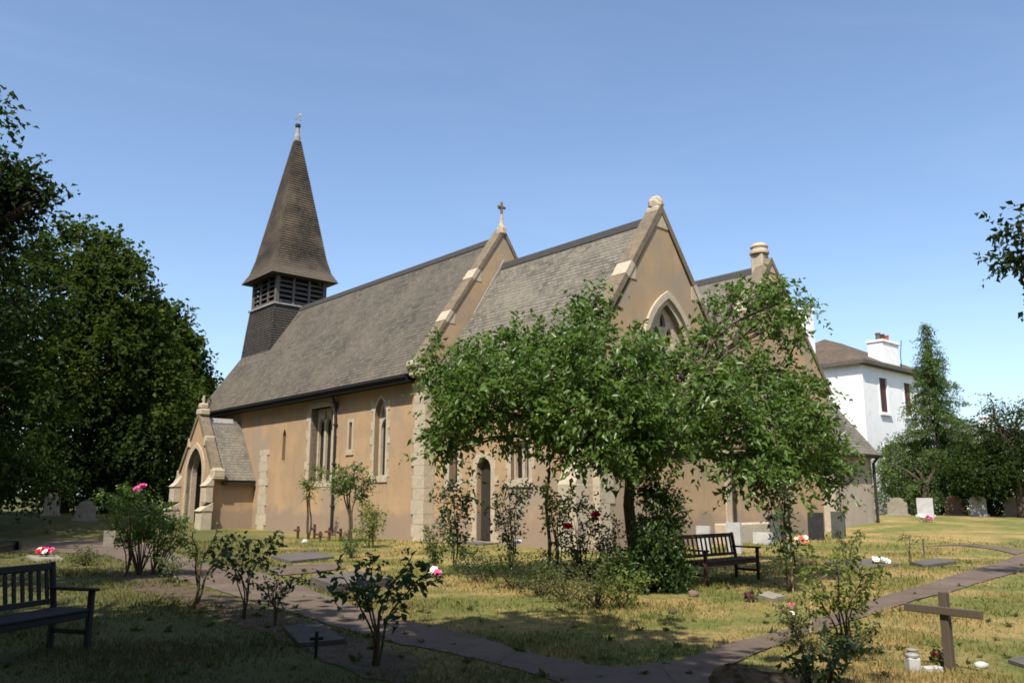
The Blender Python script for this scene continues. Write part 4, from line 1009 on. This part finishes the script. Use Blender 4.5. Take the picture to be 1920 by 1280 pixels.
# ------------------------------------------------------------------ trees and hedge on the right
GR = 'trees and shrubs along the right boundary'
tree_px('yew_tree', 'bright green spreading yew at the foot of the conifer', 1735, 43.5, [
    (1700, 862, 50, 36, 80, 2.5), (1780, 858, 60, 40, 90, 2.5), (1700, 900, 50, 30, 60, 2.2), (1780, 905, 70, 32, 80, 1.5), (1668, 858, 14, 36, 16, .8), (1740, 930, 80, 30, 60, 1.5), (1690, 925, 40, 38, 50, 2), (1730, 945, 70, 18, 40, 2)], M['leaf_conifer'], .17, 1.5, .22, Ls=.9, group=GR, wr=.4, droop=.3, nbr=4)
tree_px('holly_bush', 'dark clipped evergreen between the spreading yew and the right edge', 1850, 42.5, [
    (1835, 872, 62, 52, 130, -1.2), (1900, 862, 60, 62, 130, -1.4), (1840, 886, 60, 24, 80, -2.4), (1910, 884, 60, 26, 80, -2.4), (1830, 935, 60, 35, 60, .6), (1900, 935, 60, 35, 60, .6), (1975, 880, 60, 80, 90, -.5)], M['leaf_dark'], .17, 1.5, .24, Ls=.7, group=GR, wr=.6)
tree_px('ash_tree', 'feathery dark tree rising at the right edge above the evergreen', 1910, 40, [
    (1900, 800, 55, 45, 50, 0), (1868, 790, 30, 34, 18, 0), (1910, 770, 30, 26, 12, 0), (1960, 800, 60, 70, 50, 0), (1862, 752, 10, 16, 3, 0), (1850, 830, 28, 36, 20, .5)], M['leaf_dark'], .16, 2.5, .2, Ls=.8, group=GR, wr=.35, droop=.5)
tree_px('holly_bush', 'dark shrub screen beyond the conifer and the headstones', 1800, 50, [
    (1720, 880, 90, 60, 60, 0), (1830, 860, 70, 55, 50, 0), (1800, 920, 160, 40, 60, 0), (1960, 900, 120, 80, 70, 0)], M['leaf_dark'], .22, 1.5, .24, Ls=.9, group=GR, wr=.6)
def conifer():
    p = at(1766, 900, 44.8); b = Vector((p.x, p.y, gz(p.x, p.y))); H = at(1744, 603, 44.8).z - b.z
    root = empty('conifer', b, 'tall tapering cedar-like conifer beside the white house', 'tree', GR)
    t = MB(); t.tube([(0, 0, -.1), (.02, 0, H * .5), (-.1, 0, H * .98)], [.2, .12, .015], 8); T = []; D = []; n = 0
    rg = random.Random(5); z = 1.3
    while z < H * .985:
        q = 1 - z / H; R = 4.6 * q ** 1.25 * rg.uniform(.72, 1.12) + .15
        for k in range(13 if q > .2 else 7):
            a = rg.uniform(0, 6.28); L = R * rg.uniform(.6, 1.15); rise = rg.uniform(-.05, .12)
            if rg.random() < .1: L *= 1.25
            d = Vector((math.cos(a), math.sin(a), rise)).normalized(); st = Vector((-.1 * z / H, 0, z)); pts = [st + d * L * tt - Vector((0, 0, .25 * L * tt * tt)) for tt in (0, .35, .7, 1)]
            t.tube(pts, [.035 * q + .012, .03 * q + .008, .015, .006], 4, False)
            for tt in np.arange(.12, 1.0, .3 / max(L, .31)):
                for s in (-1, 1):
                    T.append(st + d * L * tt - Vector((0, 0, .25 * L * tt * tt))); D.append(d * .8 + Vector((-d.y, d.x, 0)) * s * .7)
        z += .3 + .46 * q
    crown_mesh('crown', np.array([tuple(v) for v in T]), np.array([tuple(v) for v in D]), root, M['leaf_conifer'], .15, 2, 9, .45, .45, .3, .05, -.1)
    t.build('trunk', M['bark'], root, smooth=True, fix=False)
conifer()
pr_ = at(2060, 900, 15); br_ = Vector((pr_.x, pr_.y, 0))
make_tree('overhanging_tree', 'slim tree outside the right edge with one leafy bough reaching into the sky', 'tree', br_,
    [L_(br_, 15, *a) for a in ((1912, 425, 26, 22, 6, 0), (1900, 478, 24, 26, 8, 0), (1925, 510, 30, 20, 6, 0), (1985, 450, 60, 90, 30, 0), (2060, 420, 90, 120, 50, 0))], M['leaf_holly'], fork=(0, 0, 3.6), r0=.16, leaf=.15, ns=3, m=7, Ls=.45, wr=.6, droop=.3, shell=.1, nbr=4)
# far belt of trees closing the horizon behind everything
T = []
for i in range(420):
    a = RNG.uniform(-1.3, 1.3); d = RNG.uniform(105, 135); T.append((math.sin(a) * d, math.cos(a) * d, 1.5 + RNG.random() ** 1.2 * (4.5 + 1.5 * math.sin(a * 9))))
wt = np.array(T); wt = wt + 0
far_wood, _ = crown_mesh('far_wood', wt, rdir(len(wt)), None, M['leaf_dark'], 1.1, 5, 7, 2.2, .2, .8, 1.4, 0)
tag(far_wood, 'far belt of dark woodland beyond the churchyard', 'wood', kind='stuff')

# ------------------------------------------------------------------ benches
def make_bench(label, base, facing, width, mat, n_slats):
    """base: ground point of its back post nearest the viewer's right; facing: horizontal direction a sitter looks"""
    f = Vector((facing[0], facing[1], 0)).normalized(); s = Vector((-f.y, f.x, 0))      # local x = facing, y = left of sitter
    rz = math.atan2(f.y, f.x); o = base - s * 0.0
    root = empty('park_bench', (o.x, o.y, gz(o.x, o.y)), label, 'bench', 'slatted wooden churchyard benches', rz)
    m_ = M[mat]; w = width; sgn = -1 if BENCH_DIR < 0 else 1
    Y = lambda y: y * sgn
    def bb(mb, x0, x1, y0, y1, z0, z1, b=.008, mtx=None): mb.bbox(x0, x1, min(Y(y0), Y(y1)), max(Y(y0), Y(y1)), z0, z1, b, mtx)
    tilt = Matrix.Translation((0, 0, .42)) @ Matrix.Rotation(math.radians(-9), 4, 'Y') @ Matrix.Translation((0, 0, -.42))
    for y0 in (0, w - .06):
        mb = MB(); bb(mb, -.03, .03, y0, y0 + .06, -.03, .42); bb(mb, -.03, .03, y0, y0 + .06, .42, .93, .012, tilt); mb.build('rear_leg', m_, root)
        mb = MB(); bb(mb, .49, .55, y0, y0 + .06, -.03, .62); mb.build('front_leg', m_, root)
        mb = MB(); bb(mb, -.06, .6, y0 - .015, y0 + .075, .621, .655, .012); mb.build('armrest', m_, root)
        mb = MB(); bb(mb, .03, .49, y0 + .012, y0 + .048, .16, .21); bb(mb, .031, .489, y0 + .01, y0 + .05, .34, .41); mb.build('side_rail', m_, root)
    mb = MB(); bb(mb, -.022, .022, .06, w - .06, .84, .92, .01, tilt); mb.build('top_rail', m_, root)
    mb = MB(); bb(mb, -.02, .02, .06, w - .06, .47, .53, .008, tilt); mb.build('lower_rail', m_, root)
    for k in range(n_slats):
        y = .06 + (w - .12) * (k + .5) / n_slats
        mb = MB(); bb(mb, -.012, .012, y - .022, y + .022, .531, .839, .004, tilt); mb.build('back_slat', m_, root)
    for k in range(5):
        mb = MB(); bb(mb, .06 + k * .1, .06 + k * .1 + .085, -.0, w, .412, .437, .006); mb.build('seat_slat', m_, root)
    mb = MB(); bb(mb, .5, .535, .062, w - .062, .34, .408); mb.build('seat_rail', m_, root)
    return root
BENCH_DIR = -1
make_bench('red-brown slatted bench under the garden tree', G(1383, 1082), (.66, -.75), 1.85, 'bench_red', 12)
make_bench('dark grey slatted bench at the left edge on the shaded lawn', G(97, 1212), (.93, -.3), 1.6, 'bench_dark', 14)

# ------------------------------------------------------------------ graves
def headstone(label, p, w, h, t, mat, style='round', rz=0.0, base=True, group='headstones by the right hedge', lean=0.0, name='headstone', cat='gravestone'):
    root = empty(name, p, label, cat, group, rz); root.rotation_euler = (lean, 0, rz)
    if style == 'round':
        prof = [(-w / 2, -.1), (w / 2, -.1), (w / 2, h * .82)] + [(w / 2 * math.cos(a), h * .82 + h * .18 * math.sin(a)) for a in np.linspace(.2, math.pi - .2, 9)] + [(-w / 2, h * .82)]
    elif style == 'shoulder':
        prof = [(-w / 2, -.1), (w / 2, -.1), (w / 2, h * .72), (w * .36, h * .76), (w * .33, h * .86)] + [(w * .33 * math.cos(a), h * .86 + h * .14 * math.sin(a)) for a in np.linspace(.3, math.pi - .3, 7)] + [(-w * .33, h * .86), (-w * .36, h * .76), (-w / 2, h * .72)]
    elif style == 'ogee':
        prof = [(-w / 2, -.1), (w / 2, -.1), (w / 2, h * .85), (w * .3, h * .9), (w * .1, h * .98), (0, h), (-w * .1, h * .98), (-w * .3, h * .9), (-w / 2, h * .85)]
    else: prof = [(-w / 2, -.1), (w / 2, -.1), (w / 2, h), (-w / 2, h)]
    mb = MB(); mb.prism(prof, lambda a, b, d: (a, d, b), -t / 2, t / 2); mb.build('stone', M[mat], root)
    if base: mb = MB(); mb.bbox(-w * .62, w * .62, -t * 1.4, t * 1.4, -.1, .1, .015); mb.build('base', M[mat], root)
    return root
def gk(px, py): return G(px, py)
face = .45
headstone('mossy shouldered headstone nearest the annex corner', gk(1684, 967), .95, .95, .12, 'old_stone', 'shoulder', -face)
headstone('bright white headstone with pink flowers at its foot', gk(1736, 968), .72, .9, .12, 'white_stone', 'flat', -face)
headstone('dark brown headstone deep in the shade of the hedge', gk(1789, 966), .78, 1.0, .12, 'brown_stone', 'ogee', -face)
headstone('pale grey headstone with a dark vase leaning at its right side', gk(1836, 967), .72, .98, .12, 'white_stone', 'round', -face)
headstone('grey headstone on a long low base at the right edge', gk(1903, 968), .85, .98, .12, 'old_stone', 'ogee', -face)
headstone('tall narrow gravestone in the dark below the left trees', gk(96, 966), .72, 1.15, .14, 'old_stone', 'round', .3, group='gravestones under the left trees')
headstone('wide dim gravestone beside the tall narrow one', gk(160, 967), .9, .95, .14, 'old_stone', 'shoulder', .3, group='gravestones under the left trees')
headstone('small pale stub of stone on the sunny grass left of the porch', gk(207, 984), .34, .52, .2, 'old_stone', 'flat', .5, False, group=None)
headstone('plain white headstone behind the red-brown bench', G(1321, 1038), .44, .8, .1, 'white_stone', 'flat', -.75, False, group='headstones against the chancel wall')
headstone('white headstone at the foot of the drainpipe', G(1378, 1036), .46, .88, .12, 'white_stone', 'flat', -.75, False, group='headstones against the chancel wall')
headstone('low white stone block between the drainpipe and the dark headstone', G(1432, 1019), .62, .38, .3, 'white_stone', 'flat', -.75, False, group='headstones against the chancel wall')
headstone('wide dark green-grey headstone leaning on the aisle wall', G(1458, 1014), .62, .95, .12, 'green_granite', 'flat', -.75, False, group='headstones against the chancel wall', lean=-.06)
headstone('black polished headstone left of the brick pier', G(1531, 1012), .56, .98, .1, 'granite', 'flat', -.75, False, group='headstones against the chancel wall', lean=-.05)
headstone('dark grey headstone right of the brick pier', G(1573, 1009), .5, .98, .1, 'green_granite', 'flat', -.75, False, group='headstones against the chancel wall', lean=-.05)
def flowers(name, label, p, mats, n, r, spread, h=.1, group=None):
    root = empty(name, p, label, 'flowers', group); rg = random.Random(len(label))
    mb = MB(); 
    for k in range(n):
        a = rg.uniform(0, 6.28); q = spread * rg.random() ** .5; z = h * rg.uniform(.6, 1.3); mb.tube([(0, 0, -.02), (math.cos(a) * q, math.sin(a) * q, z)], .004, 4)
        f = MB(); flower_geo(f, (0, 0, 0), r * rg.uniform(.8, 1.2), k, (rg.uniform(-.4, .4), -.7, .7)); f.build('flower', M[mats[k % len(mats)]], root, (math.cos(a) * q, math.sin(a) * q, z), fix=False)
    mb.build('stem', M['twig'], root, fix=False)
    t = rdir(10) * spread * .8; t[:, 2] = np.abs(t[:, 2]) * .5 + .03
    crown_mesh('foliage', t, rdir(10), root, M['leaf_rose'], .07, 2, 4, .12, .1, .6, .03, .2); return root
flowers('grave_flowers', 'pink and white flowers below the white hedge headstone', gk(1730, 971) + Vector((0, -.25, .02)), ['pink', 'white_petal'], 9, .09, .3, .25)
flowers('grave_flowers', 'orange and white flowers on the grass by the dark headstone', G(1505, 1022), ['orange', 'orange', 'white_petal'], 9, .1, .2, .22)
flowers('grave_flowers', 'deep pink and white flowers beside the small path-side grave', G(819, 1091), ['pink', 'white_petal', 'pink'], 9, .07, .14, .2)
flowers('grave_flowers', 'red and white flowers on a stone slab at the far left', G(84, 1046), ['red', 'white_petal', 'pink'], 9, .075, .18, .2)
flowers('grave_flowers', 'faded dark flowers in the dappled shade in front of the bench', G(1408, 1128), ['shutter'], 6, .05, .1, .1)
flowers('grave_flowers', 'little orange flowers at the foot of the wooden cross', G(1762, 1243), ['orange', 'orange'], 5, .03, .07, .08)
def slab(label, pts, th, mat, group='flat grave slabs', name='grave_slab'):
    q = [G(*p) for p in pts]; c = sum(q, Vector()) / len(q); root = empty(name, (c.x, c.y, gz(c.x, c.y)), label, 'grave slab', group)
    mb = MB(); mb.prism([(p.x - c.x, p.y - c.y) for p in q], lambda a, b, d: (a, b, d), -.08, th * .6)
    inn = [((p.x - c.x) * .975, (p.y - c.y) * .975) for p in q]; mb.prism(inn, lambda a, b, d: (a, b, d), th * .6, th)
    mb.build('stone', M[mat], root); return root
slab('grey ledger stone flush in the grass before the south wall', [(508, 1046), (590, 1031), (628, 1046), (545, 1056)], .05, 'ledger')
slab('thick grey ledger slab at the edge of the path behind the small rose', [(580, 1097), (625, 1114), (740, 1096), (668, 1080)], .16, 'ledger')
slab('dark ledger in the shaded bed in the foreground', [(528, 1178), (560, 1215), (650, 1208), (600, 1172)], .05, 'dark_ledger')
slab('low dark slab on the grass at the far left edge', [(-40, 998), (44, 1000), (40, 986), (-20, 984)], .25, 'granite')
slab('pale grey slab with white flowers near the right lawn roses', [(1545, 1058), (1600, 1070), (1690, 1060), (1625, 1050)], .06, 'ledger')
slab('brown flat slab beside the thin stake on the right lawn', [(1705, 1058), (1735, 1064), (1795, 1057), (1760, 1050)], .07, 'ledger')
slab('small pale slab in dappled shade by the bench', [(1420, 1122), (1450, 1130), (1475, 1124), (1440, 1116)], .07, 'old_stone')
slab('stone slab edge on the left lawn carrying red and white flowers', [(48, 1044), (66, 1052), (120, 1050), (105, 1042)], .05, 'old_stone')
slab('dark slab corner at the right edge of the lawn', [(1890, 1243), (1925, 1254), (1960, 1246), (1915, 1237)], .04, 'ledger')
flowers('grave_flowers', 'white flowers on the pale grey slab by the right roses', G(1650, 1060) + Vector((0, 0, .05)), ['white_petal'], 6, .08, .2, .1)
def wood_cross(label, p, h, w, t, arm, mat, rz, name='wooden_cross', group=None, armz=.74, extra=None):
    root = empty(name, p, label, 'cross', group, rz)
    mb = MB(); mb.bbox(-t / 2, t / 2, -t / 2, t / 2, -.1, h, .006); mb.build('post', M[mat], root)
    mb = MB(); mb.bbox(-arm / 2, arm / 2, -t * .62, -t * .501, h * armz - w / 2, h * armz + w / 2, .004) if extra else mb.bbox(-arm / 2, arm / 2, -t / 2 - t * .45, -t / 2 - .001, h * armz - w / 2, h * armz + w / 2, .006)
    mb.build('arm', M[mat], root); return root
wood_cross('plain weathered wooden cross on the right front lawn', G(1782, 1256), .72, .074, .076, .74, 'cross_wood', math.radians(-54), armz=.76)
GC = 'small grave crosses by the south wall'
for i, (px, py, h, ml) in enumerate(((589, 1010, .58, 'dark rusty cross, tallest of those below the large window'), (600, 1014, .36, 'short rusty cross next to the tallest one'), (617, 1014, .5, 'rust-brown cross in the middle of the row by the wall'), (638, 1014, .46, 'orange-brown cross nearest the drainpipe'), (558, 1010, .5, 'red-brown cross left of the climbing shrub'))):
    wood_cross(ml, G(px, py), h, .08, .08, .32, 'rust_wood', -.7 + .2 * (i % 3), group=GC, armz=.68)
wood_cross('little black iron cross in the shade among the front roses', G(592, 1233), .27, .035, .035, .14, 'iron', .3)
mb = MB(); mb.tube([(0, 0, -.05), (.05, .02, .5)], .016, 6); p = G(1520, 1186); tag(mb.build('garden_stake', M['stake'], None, p), 'thin pale wooden stake leaning beside the right rose', 'stake')
mb = MB(); mb.tube([(0, 0, -.05), (.0, .0, .45)], .025, 6); p = G(1733, 1040); tag(mb.build('garden_stake', M['cross_wood'], None, p), 'short dark stake upright on the right lawn', 'stake')
# pot, plaque and glass at the cross
p = G(1713, 1258); root = empty('flower_pot', p, 'white stone flower pot with a dark lid in front of the wooden cross', 'pot')
mb = MB(); mb.bbox(-.055, .055, -.055, .055, -.02, .13, .012); mb.build('pot_body', M['white_stone'], root)
mb = MB(); mb.lathe([(.06, .131), (.062, .15), (.045, .165), (.04, .185), (.05, .19), (.05, .2)], (0, 0, 0), 12); mb.build('lid', M['lead'], root)
p = G(1748, 1256); mb = MB(); mb.bbox(-.09, .09, -.05, .05, -.02, .035, .008); tag(mb.build('grave_plaque', M['white_stone'], None, p, .2), 'small white plaque lying between the pot and the wooden cross', 'plaque')
p = G(1840, 1251); mb = MB(); mb.blob((0, 0, .02), (.07, .05, .04), 9, 6, .1, 2); tag(mb.build('pale_stone', M['white_stone'], None, p, smooth=True), 'pale pebble-like stone on the grass right of the wooden cross', 'stone')
p = G(1385, 1300); mb = MB(); mb.blob((0, 0, .02), (.28, .26, .2), 26, 14, .13, 8); mb.blob((.3, .04, .0), (.3, .2, .15), 22, 12, .14, 9); _r = random.Random(3); mb.v = [(x + _r.uniform(-.018, .018), y + _r.uniform(-.018, .018), z + _r.uniform(-.018, .018)) for x, y, z in mb.v]; tag(mb.build('earth_mound', M['earth'], None, p), 'rough brown mound of earth at the bottom of the path', 'mound')
for k, (px, py, r, lb) in enumerate(((376, 1142, .08, 'dark lump of stone at the foot of the slim rose'), (690, 1130, .07, 'small brown stone at the path edge'), (1300, 1118, .09, 'small rough stone in the dappled shade left of the bench leg'), (1262, 1150, .06, 'low mossy stone on the grass in front of the garden tree'), (765, 1008 + 20, .12, 'white pebble by the climbing shrub'))):
    p = G(px, py) if k < 4 else G(572, 1018); mb = MB(); mb.blob((0, 0, r * .4), (r, r * .8, r * .8), 10, 7, .12, k); tag(mb.build('loose_stone', M[('earth', 'brown_stone', 'brown_stone', 'earth', 'white_stone')[k]], None, p, smooth=True), lb, 'stone', 'loose stones in the grass')

# ------------------------------------------------------------------ roses and shrubs
GRo = 'roses in the churchyard beds'
def fl(p, px, py, D, m): q = at(px, py, D); return (q.x - p.x, q.y - p.y, q.z - p.z, m)
b = G(268, 1078); D = b.y
make_bush('rose_bush', 'big full rose bush with one pink bloom left of the porch', 'rose bush', b, [L_(b, D, *a) for a in ((225, 935, 40, 26, 28, 0), (265, 965, 60, 44, 54, 0), (305, 985, 46, 38, 38, 0), (255, 1010, 40, 28, 18, 0), (325, 1005, 24, 22, 20, 0), (300, 1030, 26, 18, 8, 0))], M['leaf_plum'], .075, 4, 6, .2, .15, flowers=[fl(b, 267, 913, D - .2, 'pink'), fl(b, 258, 918, D - .25, 'pink')], group=GRo, fr=.11)
b = G(362, 1140); make_rose('rose_bush', 'slim leaning rose with sparse pale leaves and a dark stem', 'rose bush', b, 1.1, .42, 4, M['leaf_pale'], .06, 1.3, .55, group=GRo, lean=(.12, 0), seed=3, stem_r=.016)
b = G(318, 1092); make_rose('rose_bush', 'small low rose beside the path below the full bush', 'rose bush', b, .5, .3, 5, M['leaf_rose'], .05, 1, .3, group=GRo, seed=9)
b = G(455, 1160); make_rose('rose_bush', 'dark-leaved rose in half shade beside the path bend', 'rose bush', b, 1.05, .4, 5, M['leaf_rose_dark'], .095, 1.1, .6, group=GRo, seed=5)
b = G(515, 1172); make_rose('rose_bush', 'small reddish rose right of the dark-leaved one', 'rose bush', b, .62, .3, 4, M['leaf_rose_dark'], .065, 1.3, .4, group=GRo, seed=6)
b = G(703, 1248); make_rose('rose_bush', 'many-stemmed dark green rose in the front middle', 'rose bush', b, 1.12, .44, 6, M['leaf_rose_dark'], .095, .9, .62, group=GRo, seed=8, stem_r=.011, top_heavy=1.1)
b = G(852, 1068); make_rose('rose_bush', 'tall upright rose left of the chancel door', 'rose bush', b, 2.0, .42, 6, M['leaf_rose_dark'], .1, 2.0, .22, group=GRo, seed=11, Ls=.34)
b = G(816, 1080); make_rose('rose_bush', 'light green low rose at the left of the upright one', 'rose bush', b, 1.05, .22, 4, M['leaf_rose'], .075, 1.5, .2, group=GRo, seed=12)
b = G(958, 1066); make_rose('rose_bush', 'upright rose with one white bloom right of the chancel door', 'rose bush', b, 2.05, .4, 6, M['leaf_rose_dark'], .09, 1.7, .2, [fl(b, 971, 1016, b.y - .3, 'white_petal')], GRo, seed=13, fr=.11, Ls=.34)
b = G(1045, 1070); make_rose('rose_bush', 'yellow-green bushy rose on a slim post in front of the buttress', 'rose bush', b, 1.95, .4, 5, M['leaf_pale'], .09, 2.6, .6, group=GRo, seed=14)
b = G(1090, 1085); D = b.y; make_bush('rose_bush', 'tangled rose with two red blooms left of the ivy-covered trunk', 'rose bush', b, [L_(b, D, *a) for a in ((1080, 985, 50, 60, 34, 0), (1110, 1040, 50, 45, 30, 0), (1130, 1000, 32, 50, 20, 0), (1060, 1040, 36, 40, 20, 0))], M['leaf_rose_dark'], .08, 3, 6, .28, .2, flowers=[fl(b, 1065, 988, D - .6, 'red'), fl(b, 1117, 966, D - .6, 'red')], group=GRo, fr=.115)
b = G(1480, 1110); make_rose('rose_bush', 'tall thin rose standing right of the bench on a stake', 'rose bush', b, 2.05, .3, 5, M['leaf_rose_dark'], .1, 2.0, .3, group=GRo, seed=15, stake=True, Ls=.32, lean=(-.05, 0))
b = G(1584, 1232); make_rose('rose_bush', 'sunlit yellow-green rose by the right path', 'rose bush', b, .98, .42, 6, M['leaf_pale'], .06, 2.2, .5, group=GRo, seed=16, top_heavy=1.2)
b = G(1590, 1090); make_rose('rose_bush', 'small airy rose behind the sunlit one on the right lawn', 'rose bush', b, 1.0, .3, 4, M['leaf_rose'], .06, 1.3, .35, group=GRo, seed=17)
b = G(1540, 1290); D = b.y; make_bush('rose_bush', 'low dark rose with large leaves at the bottom right', 'rose bush', b, [L_(b, D, *a) for a in ((1500, 1240, 36, 18, 14, 0), (1560, 1225, 36, 16, 12, 0), (1545, 1268, 30, 14, 10, 0))], M['leaf_rose_dark'], .075, 2, 5, .14, .1, group=GRo)
b = G(1492, 1210); make_rose('rose_bush', 'dry pinkish low rose at the corner where the paths meet', 'rose bush', b, .42, .2, 5, M['leaf_scrub'], .04, 1.5, .2, [(-.05, -.1, .36, 'white_petal'), (-.02, 0, .44, 'pink')], GRo, seed=18, fr=.035)
b = G(1708, 1060); make_rose('rose_bush', 'little bare standard rose alone on the right lawn', 'rose bush', b, .75, .2, 3, M['leaf_rose_dark'], .06, .8, .8, group=GRo, seed=19)
b = G(1600, 1236); make_rose('rose_bush', 'short dark shoots at the foot of the sunlit rose', 'rose bush', b, .3, .26, 5, M['leaf_rose_dark'], .05, 1.3, .3, group=GRo, seed=20)
GS = 'shrubs against the south wall'
b = G(578, 1010); make_rose('climbing_shrub', 'pale grey-green climber on a bent stem under the large window', 'shrub', b, 2.9, .55, 3, M['leaf_pale'], .1, 1.6, .72, group=GS, seed=21, stem_r=.03, Ls=.4, ns=3)
b = G(655, 1016); make_rose('climbing_shrub', 'small tree-like shrub with a forked stem beside the drainpipe', 'shrub', b, 2.9, .8, 4, M['leaf_rose'], .11, 2.2, .68, group=GS, seed=22, stem_r=.03, Ls=.42, ns=4)
b = G(692, 1026); D = b.y; make_bush('round_shrub', 'bright green rounded shrub at the wall below the tall lancet', 'shrub', b, [L_(b, D, *a) for a in ((690, 970, 24, 22, 20, 0), (706, 975, 20, 20, 14, 0), (688, 1005, 18, 22, 14, 0))], M['leaf_pale'], .1, 4, 6, .3, .2, group=GS)
b = G(658, 1046); make_rose('round_shrub', 'low green tuft on the grass before the rounded shrub', 'shrub', b, .5, .3, 6, M['leaf_rose'], .06, 1.4, .1, group=GS, seed=23)
b = G(160, 1060); D = b.y; make_bush('round_shrub', 'low grey-green cushion plant on the left lawn', 'shrub', b, [L_(b, D, *a) for a in ((155, 1040, 24, 16, 18, 0), (172, 1046, 16, 12, 8, 0))], M['leaf_scrub'], .06, 4, 6, .2, .1, group=None)
# ivy-clothed foot of the garden tree and the rough growth round it
b = G(1205, 1108); D = b.y
make_bush('ivy_shrub', 'dense ivy-like shrub smothering the garden tree trunk', 'shrub', b, [L_(b, D, *a) for a in ((1236, 955, 36, 50, 66, .1), (1225, 1020, 44, 50, 70, -.1), (1240, 1045, 44, 46, 76, 0), (1205, 1080, 56, 28, 50, -.2), (1255, 1080, 36, 26, 24, -.1), (1222, 915, 24, 24, 14, .1), (1160, 1060, 36, 36, 26, 0))], M['leaf_ivy'], .085, 4, 7, .26, .15)
GU = 'rough undergrowth in the bed round the garden tree'
for i, (px, py, rx, ry, n, mm, lb) in enumerate((
    (900, 1092, 50, 26, 26, 'leaf_rose_dark', 'dull green undergrowth below the tall upright rose'), (960, 1104, 60, 34, 34, 'leaf_dark', 'brownish undergrowth below the white rose'),
    (1010, 1118, 50, 40, 34, 'leaf_rose_dark', 'dark tangled undergrowth left of the red roses'), (1060, 1128, 56, 36, 34, 'leaf_scrub', 'olive undergrowth in front of the red roses'),
    (1115, 1140, 52, 40, 34, 'leaf_scrub', 'dark green undergrowth at the front of the bed'), (1165, 1140, 50, 34, 26, 'leaf_pale', 'bright green shoots at the front right of the bed'),
    (880, 1070, 26, 26, 14, 'leaf_rose_dark', 'small dark shoots beside the upright rose stems'), (1150, 1090, 40, 46, 26, 'leaf_rose_dark', 'dusky undergrowth left of the ivy'))):
    b = G(px, py); D = b.y; make_bush('undergrowth', lb, 'shrub', b, [L_(b, D, px, py - ry, rx, ry * (.55 + .5 * ((i * 37) % 10) / 10), int(n * 1.25), 0)], M[mm], .05, 4, 6, .24, .1, group=GU, shell=.1)
b = G(1032, 1068); D = b.y
make_tree('sapling', 'slim sapling with a straight bare stem left of the garden tree', 'tree', b, [L_(b, D, 1030, 850, 40, 34, 14, 0)], M['leaf_plum'], fork=(0, 0, 2.2), r0=.045, leaf=.11, ns=3, m=7, Ls=.4, nbr=3, twig_r=.005)
